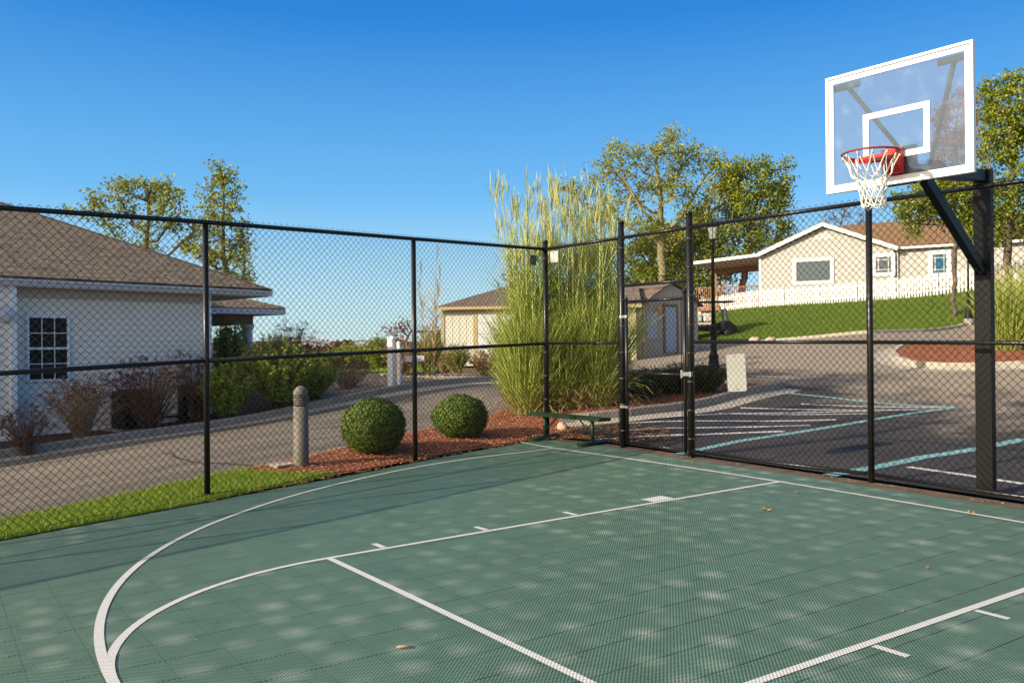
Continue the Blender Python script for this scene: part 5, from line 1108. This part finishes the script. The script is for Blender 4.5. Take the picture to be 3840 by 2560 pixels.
# ---- shrubs
def shrub(name, label, P, hgt, spread, g, mstem, mleaf, stems=60, per=26, lsize=.05, cat='shrub', heads=None, hn=0, group=None, sig=.03, droop=.35, start=.25, lup=None):
    z = h1(P[0], P[1]); b0 = np.array([P[0], P[1], z]); e = empty(name, b0); tag(e, label, cat, group); n = stems; K_ = 8
    a = g.random(n)*2*math.pi; out = spread*np.sqrt(g.random(n)); hh = hgt*(.72+.34*g.random(n))*(1-.28*(out/spread)**2); t = np.linspace(0, 1, K_)[None]
    x = (out*np.cos(a))[:,None]*t**(1.1)+(g.normal(size=(n,1))*.06); y = (out*np.sin(a))[:,None]*t**1.1+(g.normal(size=(n,1))*.06); zz = hh[:,None]*(t-droop*.25*(out/spread)[:,None]*t**3)
    C = np.stack([x, y, zz], -1)+g.normal(size=(n, K_, 3))*.012*hgt*t[...,None]; A = C[:,:-1].reshape(-1,3); B = C[:,1:].reshape(-1,3); r = np.linspace(.012, .0035, K_)
    r = r*(.6 if per > 40 else .8); ra = np.tile(r[:-1], n); rb = np.tile(r[1:], n); V, Fq = frusta(A, B, ra*1.1, rb*1.1, 4)
    # side twigs
    k2 = n*7; si = g.integers(0, n, k2); ti = .3+.7*g.random(k2); f = ti*(K_-1); i0 = np.minimum(f.astype(int), K_-2); fr = (f-i0)[:,None]; q = C[si, i0]*(1-fr)+C[si, i0+1]*fr
    dv = unit(g.normal(size=(k2,3))*[1,1,.6]+[0,0,.5])*(hgt*.16*(.4+g.random(k2)))[:,None]; V2, F2 = frusta(q, q+dv, np.full(k2, .0045), np.full(k2, .0025), 3)
    npmesh('stems', np.vstack([V, V2]), np.vstack([Fq, F2+len(V)]), mstem, e, True)
    if per:
        m = int(n*per*(1.7 if per > 40 else 1)); si = g.integers(0, n, m); ti = start+(1-start)*g.random(m); f = ti*(K_-1); i0 = np.minimum(f.astype(int), K_-2); fr = (f-i0)[:,None]; q = C[si, i0]*(1-fr)+C[si, i0+1]*fr+g.normal(size=(m,3))*sig
        V, Fq = leaves(q, lsize, g, aspect=.34); npmesh('foliage', V, Fq, mleaf, e)
    if hn:
        tip = np.vstack([C[:,-1], (q_ := C[g.integers(0, n, n), -2])+g.normal(size=(n,3))*.05]); tip = tip[g.permutation(len(tip))[:hn]]; Cc = np.repeat(tip, 16, 0)+g.normal(size=(hn*16,3))*[.045,.045,.022]
        V, Fq = leaves(Cc, .035, g, aspect=.8); npmesh('flower_heads', V, Fq, heads, e)['kind'] = 'stuff'
    return e
grp = 'shrubs along the white house'
shrub('dried_shrub', 'low sparse brown shrub at the far left corner of the white house', at(62,1012,14.9), .95, .55, G_(31), M['twig'], M['rust'], 40, 9, .05, heads=M['seed'], hn=34, group=grp)
shrub('dried_shrub', 'brown leafless shrub left of the air conditioner, tan stems at its base', at(185,996,16.2), 1.45, .75, G_(32), M['tan_twig'], M['rust'], 80, 12, .045, heads=M['seed'], hn=80, group=grp)
shrub('dried_shrub', 'brown dried shrub standing in front of the air conditioner', at(345,972,17.2), 1.75, .85, G_(33), M['twig'], M['rust'], 95, 12, .045, heads=M['seed'], hn=90, group=grp)
shrub('dried_shrub', 'tall thin brown seed-headed shrub at the corner of the white house', at(455,945,19), 1.75, .55, G_(34), M['twig'], M['rust'], 55, 6, .045, heads=M['seed'], hn=60, group=grp)
shrub('arching_shrub', 'green arching shrub nearest the house corner post', at(525,940,18.6), 1.35, .62, G_(35), M['twig'], M['shrub'], 120, 75, .075, heads=M['seed'], hn=30, group=grp)
shrub('arching_shrub', 'widest green arching shrub below the porch column', at(640,912,19.6), 1.75, 1.0, G_(36), M['twig'], M['shrub'], 200, 85, .08, heads=M['seed'], hn=90, group=grp)
shrub('arching_shrub', 'green arching shrub half behind the bollard light', at(722,895,20.8), 1.05, .62, G_(37), M['twig'], M['shrub'], 110, 70, .075, heads=M['seed'], hn=20, group=grp)
shrub('arching_shrub', 'dark green upright shrub between house corner and porch column', at(530,900,23.5), 2.2, .55, G_(38), M['twig'], M['shrub'], 120, 75, .08, heads=M['rust'], hn=30, group=grp)
shrub('dried_shrub', 'tall brown seed-headed shrub behind the widest green shrub', at(672,895,22), 1.95, 1.0, G_(39), M['twig'], M['rust'], 90, 5, .05, heads=M['seed'], hn=130, group=grp)
shrub('dried_shrub', 'low brown twiggy plant on the gravel right of the green shrubs', at(800,880,22), .95, .7, G_(40), M['tan_twig'], M['seed'], 70, 7, .05, heads=M['seed'], hn=50, group=grp)
grp = 'green mounds beyond the small lawn'
for i, (u, v, D, h, w, lb) in enumerate([(790,846,33,1.0,1.2,'leftmost bright green mound at the back of the small lawn'),(835,846,33,1.05,1.1,'middle bright green mound at the back of the small lawn'),(876,846,32,1.25,1.0,'bright green mound just left of the white post')]):
    shrub('green_shrub', lb, at(u,v,D), h, w, G_(50+i), M['twig'], M['oak2'], 90, 70, .11, group=grp, sig=.09, start=.1)
grp = 'plants in front of the cream garage'
for i, (u, v, D, h, w, mm, lb) in enumerate([(985,865,25,1.5,.5,'shrub','bright green bushy plant right of the tall fence post, by the garage'),(1050,862,27,1.05,.55,'oak2','green shrub at the foot of the cream garage wall'),(1120,866,25.5,1.0,.6,'straw','straw-brown plant in front of the white garage door'),(1022,858,28,.8,.5,'straw','small brown plant at the left corner of the garage'),(925,872,25,1.2,.6,'straw','dry twiggy plant just right of the white post')]):
    shrub('garden_plant', lb, at(u,v,D), h, w, G_(60+i), M['tan_twig'], M[mm], 70, 40, .08, group=grp, start=.1)
grp = 'low dark shrubs in the island bed'
for i, (u, v, D, lb) in enumerate([(1478,925,18.0,'low dark green shrub seen through the gate'),(1545,920,18.4,'low dark green shrub just left of the right gate post'),(1620,912,18.4,'low dark green shrub at the foot of the lamp post')]):
    shrub('evergreen_shrub', lb, at(u,v,D), .62, .55, G_(70+i), M['twig'], leafy('dark_evergreen_leaves', [(.018,.032,.012),(.035,.055,.02),(.025,.04,.014)], .6, .1) if i == 0 else bpy.data.materials['dark_evergreen_leaves'], 110, 90, .06, group=grp, sig=.05, start=.0)
# ---- clipped boxwood balls
def boxwood(P, r, rz, seed, label):
    g = G_(seed); z = h1(P[0], P[1]); b0 = np.array([P[0], P[1], z]); e = empty('boxwood_bush', b0); tag(e, label, 'bush', 'clipped boxwood balls in the mulch'); cz = rz*.93
    bm = bmesh.new(); bmesh.ops.create_icosphere(bm, subdivisions=4, radius=1)
    def bump(p): return 1+.045*math.sin(p[0]*5+seed)*math.sin(p[1]*4.3+1)*math.cos(p[2]*4)+.035*math.sin(p[0]*9+seed)*math.sin(p[1]*8)*math.cos(p[2]*7)+.02*math.sin(p[0]*17+p[2]*13)
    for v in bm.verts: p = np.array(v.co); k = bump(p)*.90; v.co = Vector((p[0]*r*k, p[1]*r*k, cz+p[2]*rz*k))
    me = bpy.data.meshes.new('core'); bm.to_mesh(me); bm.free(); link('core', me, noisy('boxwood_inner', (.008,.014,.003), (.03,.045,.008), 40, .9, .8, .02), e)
    N = 17000; u = unit(g.normal(size=(N,3))); k = np.array([bump(p) for p in u])*(.90+.115*g.random(N)+.02*g.normal(size=N)+(g.random(N) > .97)*.07*g.random(N)); C = u*np.array([r,r,rz])*k[:,None]+[0,0,cz]; C = C[C[:,2] > .03]; uu = unit(C-[0,0,cz])
    V, Fq = leaves(C, .034, g, nrm=uu, aspect=.62); npmesh('foliage', V, Fq, M['box'], e)
boxwood(at(859,1046,12.75), .485, .43, 81, 'larger round clipped boxwood ball, nearest the bollard light')
boxwood(at(1057,1003,14.35), .475, .37, 82, 'flatter round clipped boxwood ball, right of the fence post')
# ---- tall ornamental grass
def blades(g, n, c, rad, length, lean, curl, width, K_=7, wl=.0, dirb=None):
    a = g.random(n)*2*math.pi; rr = rad*np.sqrt(g.random(n)); bx = c[0]+rr*np.cos(a); by = c[1]+rr*np.sin(a); a2 = a+g.normal(size=n)*.7
    L = length[0]+(length[1]-length[0])*g.random(n); th = np.abs(lean[0]+lean[1]*(rr/rad)+lean[2]*g.normal(size=n)); cu = curl[0]+curl[1]*np.abs(g.normal(size=n)); t = np.linspace(0, 1, K_)
    pts = np.zeros((n, K_, 3)); pts[:,0,0] = bx; pts[:,0,1] = by; pts[:,0,2] = c[2] if len(np.shape(c[2])) == 0 else c[2]; ang = th.copy()
    for k in range(1, K_):
        ang = th+cu*(k/(K_-1))**1.6; ds = L/(K_-1); pts[:,k] = pts[:,k-1]+np.stack([np.sin(ang)*np.cos(a2)*ds, np.sin(ang)*np.sin(a2)*ds, np.cos(ang)*ds], -1)
    w = (width*(.7+.6*g.random(n)))[:,None]*np.sin(np.clip(t*2.6+.35, 0, math.pi))[None]*.5+.0008; wa = g.random(n)*math.pi; wd_ = np.stack([np.cos(wa), np.sin(wa), 0*wa], -1)[:,None]
    V = np.stack([pts-wd_*w[...,None], pts+wd_*w[...,None]], 2).reshape(-1,3); b = (np.arange(n)[:,None]*K_+np.arange(K_-1)[None]).ravel()*2
    return V, np.stack([b, b+1, b+3, b+2], -1), pts
def joinm(parts):
    V = []; Fq = []; o = 0
    for v, f in parts: V.append(v); Fq.append(f+o); o += len(v)
    return np.vstack(V), np.vstack(Fq)
def tall_grass(P, label, seed, hgt=4.4, rad=.42, dens_=1., group=None, drift=(0,0), mats=('misc','cane'), plume=1., skirt=True):
    g = G_(seed); z = h1(P[0], P[1]); b0 = np.array([P[0], P[1], z]); e = empty('ornamental_grass', b0); tag(e, label, 'grass clump', group); c = (0,0,0)
    n = int(95*dens_); V1, F1, pt = blades(g, n, c, rad*.8, (hgt*.66, hgt*1.04), (.0,.085,.04), (.015,.06), .013, 9)
    npmesh('canes', V1, F1, M[mats[1]], e)
    # leaves springing from the canes
    parts = []
    m = int(1500*dens_); si = g.integers(0, n, m); ti = .12+.62*g.random(m)**.9; f = ti*8; i0 = f.astype(int); fr = (f-i0)[:,None]; q = pt[si, i0]*(1-fr)+pt[si, np.minimum(i0+1, 8)]*fr
    V, F_, p2 = blades(g, m, (0,0,0), .001, (.35, .95), (.25,.0,.22), (.5,.8), .017, 6); V = V.reshape(m, -1, 3)+q[:,None]; parts.append((V.reshape(-1,3), F_))
    if skirt:
        V, F_, _ = blades(g, int(2100*dens_), c, rad, (.9, 2.35), (.02,.12,.06), (.12,.45), .018, 8); parts.append((V, F_))
        V, F_, _ = blades(g, int(700*dens_), c, rad*1.05, (.6, 1.4), (.08,.18,.10), (.3,.75), .016, 7); parts.append((V, F_))
    V, F_ = joinm(parts); npmesh('leaf_blades', V, F_, M[mats[0]], e)
    # plumes
    if plume:
        parts = []; top = pt[:,-1]; pk = np.repeat(top, int(11*plume), 0); k = len(pk); V, F_, _ = blades(g, k, (0,0,0), .001, (.16, .42), (.03,.0,.10), (.0,.28), .010, 5); V = V.reshape(k, -1, 3)+(pk-np.stack([0*pk[:,0],0*pk[:,0],g.random(k)*.35], -1))[:,None]; parts.append((V.reshape(-1,3), F_))
        V, F_ = joinm(parts); npmesh('plumes', V, F_, M[mats[1]], e)
    if skirt:
        V, F_, _ = blades(g, int(260*dens_), c, rad*1.1, (.4, 1.3), (.3,.5,.3), (.5,1.2), .012, 6); npmesh('dry_leaves', V, F_, M['straw'], e)
    return e
grp = 'tall ornamental grass behind the court corner'
tall_grass(at(1222,948,17.0), 'tall pale green grass clump left of the corner post', 91, 4.6, .40, 1.0, grp)
tall_grass(at(1298,946,17.2), 'tall green grass clump directly behind the bench', 92, 4.4, .42, .95, grp)
tall_grass(at(1368,942,17.2), 'tall green grass clump just left of the gate, darkest at its base', 93, 4.1, .40, 1.0, grp)
tall_grass(at(985,872,24.5), 'slender tan-plumed reeds rising right of the white post', 94, 3.7, .22, .07, None, mats=('straw','straw'), skirt=False)
tall_grass(at(2312,822,23.5), 'green grass clump with tan stems on the round mulch island', 95, 2.3, .34, .35, None)
tall_grass(at(2372,826,24.5), 'second grass clump on the round mulch island, at the picture edge', 96, 2.3, .34, .35, None)
# ---- turf blades, mulch chips, gravel, leaf litter (nobody could count them)
def scatter(poly, n, g):
    P = np.array([np.array(p[:2], float) for p in poly]); lo, hi = P.min(0), P.max(0); out = []
    tot = 0
    while tot < n:
        q = lo+(hi-lo)*g.random((n*2, 2)); q = q[in_poly(q, P)]; out.append(q); tot += len(q)
    return np.vstack(out)[:n]
def turf(poly, n, h, w, seed, name, label, m, thin=None):
    g = G_(seed); q = scatter(poly, n, g)
    if thin is not None: q = q[thin(q)]
    n = len(q); z = H(q[:,0], q[:,1])+.01; a = g.random(n)*2*math.pi; hh = h*(.5+g.random(n)); lean = g.normal(size=(n,2))*h*.45; wv = np.stack([np.cos(a), np.sin(a)], -1)*w
    B = np.c_[q, z]; V = np.stack([B-np.c_[wv, 0*z], B+np.c_[wv, 0*z], np.c_[q+lean*.4+wv*.6, z+hh*.6], np.c_[q+lean, z+hh]], 1).reshape(-1,3); tag(npmesh(name, V, np.arange(n*4).reshape(-1,4), m), label, kind='stuff')
gv = [g2, at(620,1100,11.2), g1] + near_k[::-1][6:] + [(-4.2,-11)] + [court_poly[2], court_poly[3]]
turf(gv, 42000, .05, .0035, 101, 'grass', 'bright green turf strip between the court and the road', M['blade'])
turf([at(700,880,26), at(900,866,26.5), at(1000,868,27), at(1010,845,35), at(900,838,42), at(760,840,40)], 9000, .09, .012, 102, 'grass', 'small green lawn across the road', M['blade'])
turf(lawn_k[1:8]+[at(2352,660,39.5), at(2245,668,41), at(2130,682,43), at(2000,692,46), at(1750,707,52), at(1605,728,57)], 52000, .10, .016, 103, 'grass', 'green lawn bank below the picket fence', leafy('lawn_blades', [(.08,.14,.012),(.14,.22,.02),(.10,.17,.016),(.2,.26,.035)], .6, .2))
def chips(poly, n, size, seed, name, label, m, dz=.02, thin=None):
    g = G_(seed); q = scatter(poly, n, g)
    if thin is not None: q = q[thin(q)]
    C = np.c_[q, H(q[:,0], q[:,1])+dz+.015*g.random(len(q))]; V, Fq = leaves(C, size, g, .72, .42); tag(npmesh(name, V, Fq, m), label, kind='stuff')
chips(mulch_poly, 26000, .055, 104, 'mulch', 'reddish wood chip mulch beside the court', M['chips'], .025)
chips([_cc+(np.array(p[:2])-_cc)*.93 for p in isl2], 7000, .07, 105, 'mulch', 'red mulch in the round island', M['chips'], .14)
chips([PC+(.05,-.35), (-6.2,.80), (-5.3,.95), (-5.0,1.5), (-6.0,2.3), (-7.4,1.6)], 900, .09, 106, 'leaf_litter', 'dry brown leaves heaped under the bench and along the kerb', M['dleaf'], .03)
chips([(-5.35,-5.6),(-5.48,-5.6),(-6.38,-2.3),(-7.05,.2),(-6.93,.2),(-6.26,-2.35)], 260, .07, 107, 'leaf_litter', 'dry leaves caught along the foot of the left fence', M['dleaf'], .012)
chips([(-3.9,.50),(-3.8,.64),(7,.80),(7,.62),(-1,.50)], 230, .05, 108, 'leaf_litter', 'scraps of dry leaf along the foot of the back fence', M['dleaf'], .012)
chips(lawn_k[1:8]+[at(2352,680,39.5), at(2000,702,45), at(1605,740,55)], 420, .13, 109, 'leaf_litter', 'fallen leaves scattered over the lawn bank', M['dleaf'], .10)
def stones(poly, n, s, seed, name, label):
    g = G_(seed); q = scatter(poly, n, g); C = np.c_[q, H(q[:,0], q[:,1])+.03]; O = np.array([[1,0,0],[0,1,0],[-1,0,0],[0,-1,0],[0,0,.7],[0,0,-.7]]); sc = s*(.5+g.random((n,1,3))); a = g.random(n)*6.3; R_ = np.zeros((n,3,3)); R_[:,0,0] = np.cos(a); R_[:,0,1] = -np.sin(a); R_[:,1,0] = np.sin(a); R_[:,1,1] = np.cos(a); R_[:,2,2] = 1
    V = (O[None]*sc)@R_+C[:,None]; T = np.array([[0,1,4],[1,2,4],[2,3,4],[3,0,4],[1,0,5],[2,1,5],[3,2,5],[0,3,5]]); Fq = (np.arange(n)[:,None,None]*6+T[None]).reshape(-1,3)
    tag(npmesh(name, V.reshape(-1,3), Fq, leafy('gravel_stones', [(.3,.24,.17),(.42,.35,.26),(.22,.17,.12),(.5,.44,.35)], .9, 0)), label, kind='stuff')
stones([at(720,915,21.2), at(800,903,21.6), at(940,890,23), at(1110,868,24.8), at(1100,860,26), at(900,873,24.6), at(760,890,24)], 4200, .055, 110, 'gravel', 'tan river gravel bed around the white post')
# ---- single fallen leaves and twigs on the court
def fallen(u, v, s, rz, label, seed):
    g = G_(seed); P = gp(u, v); lob = 5; V = []; n = 30
    bm = bmesh.new(); vs = []
    for k in range(n):
        a = 2*math.pi*k/n; r = s*.42*(.42+.38*abs(math.cos(a*lob/2))+.12*g.random()); vs.append(bm.verts.new((r*math.cos(a), r*math.sin(a)*.8, (.012+.020*math.sin(a*3+seed)+.008*g.random())*.6)))
    c = bm.verts.new((0,0,.004))
    for k in range(n): bm.faces.new((c, vs[k], vs[(k+1)%n]))
    me = bpy.data.meshes.new('fallen_leaf'); bm.to_mesh(me); bm.free(); o = link('fallen_leaf', me, M['dleaf'], None); o.location = (P[0], P[1], h1(P[0], P[1])+.006); o.rotation_euler[2] = rz
    return tag(o, label, 'leaf', 'fallen leaves on the court')
fallen(1760,1173,.12,.4,'big curled tan leaf lying inside the painted lane',1)
fallen(2231,1178,.10,1.2,'brown leaf lying on the baseline near the hoop post',2)
fallen(1829,1133,.05,.2,'small reddish leaf beside the baseline, right of the lane corner',3)
fallen(2130,1306,.035,.9,'tiny rust leaf far inside the right half of the lane',4)
fallen(1323,1510,.02,.9,'tiny brown bud on the court beside the free-throw line',5)
fallen(1588,1065,.06,.9,'pale dry leaf at the foot of the right gate post',6)
chips([(-5.0,-7.4),(-6.2,-2.6),(-6.8,.1),(5,.3),(5,-7)], 150, .022, 111, 'leaf_litter', 'tiny scraps of dry leaf and seed scattered on the green court', M['dleaf'], .006)
P = gp(930, 1490); o = MB(); o.tube([P+RT*-.045+[0,0,.012], P+[0,0,.016], P+RT*.05+FW*.01+[0,0,.010]], [.005,.008,.003], 6); tag(o.build('stick', M['tan_twig'], None, True), 'short tan stick on the court inside the free-throw circle', 'stick')
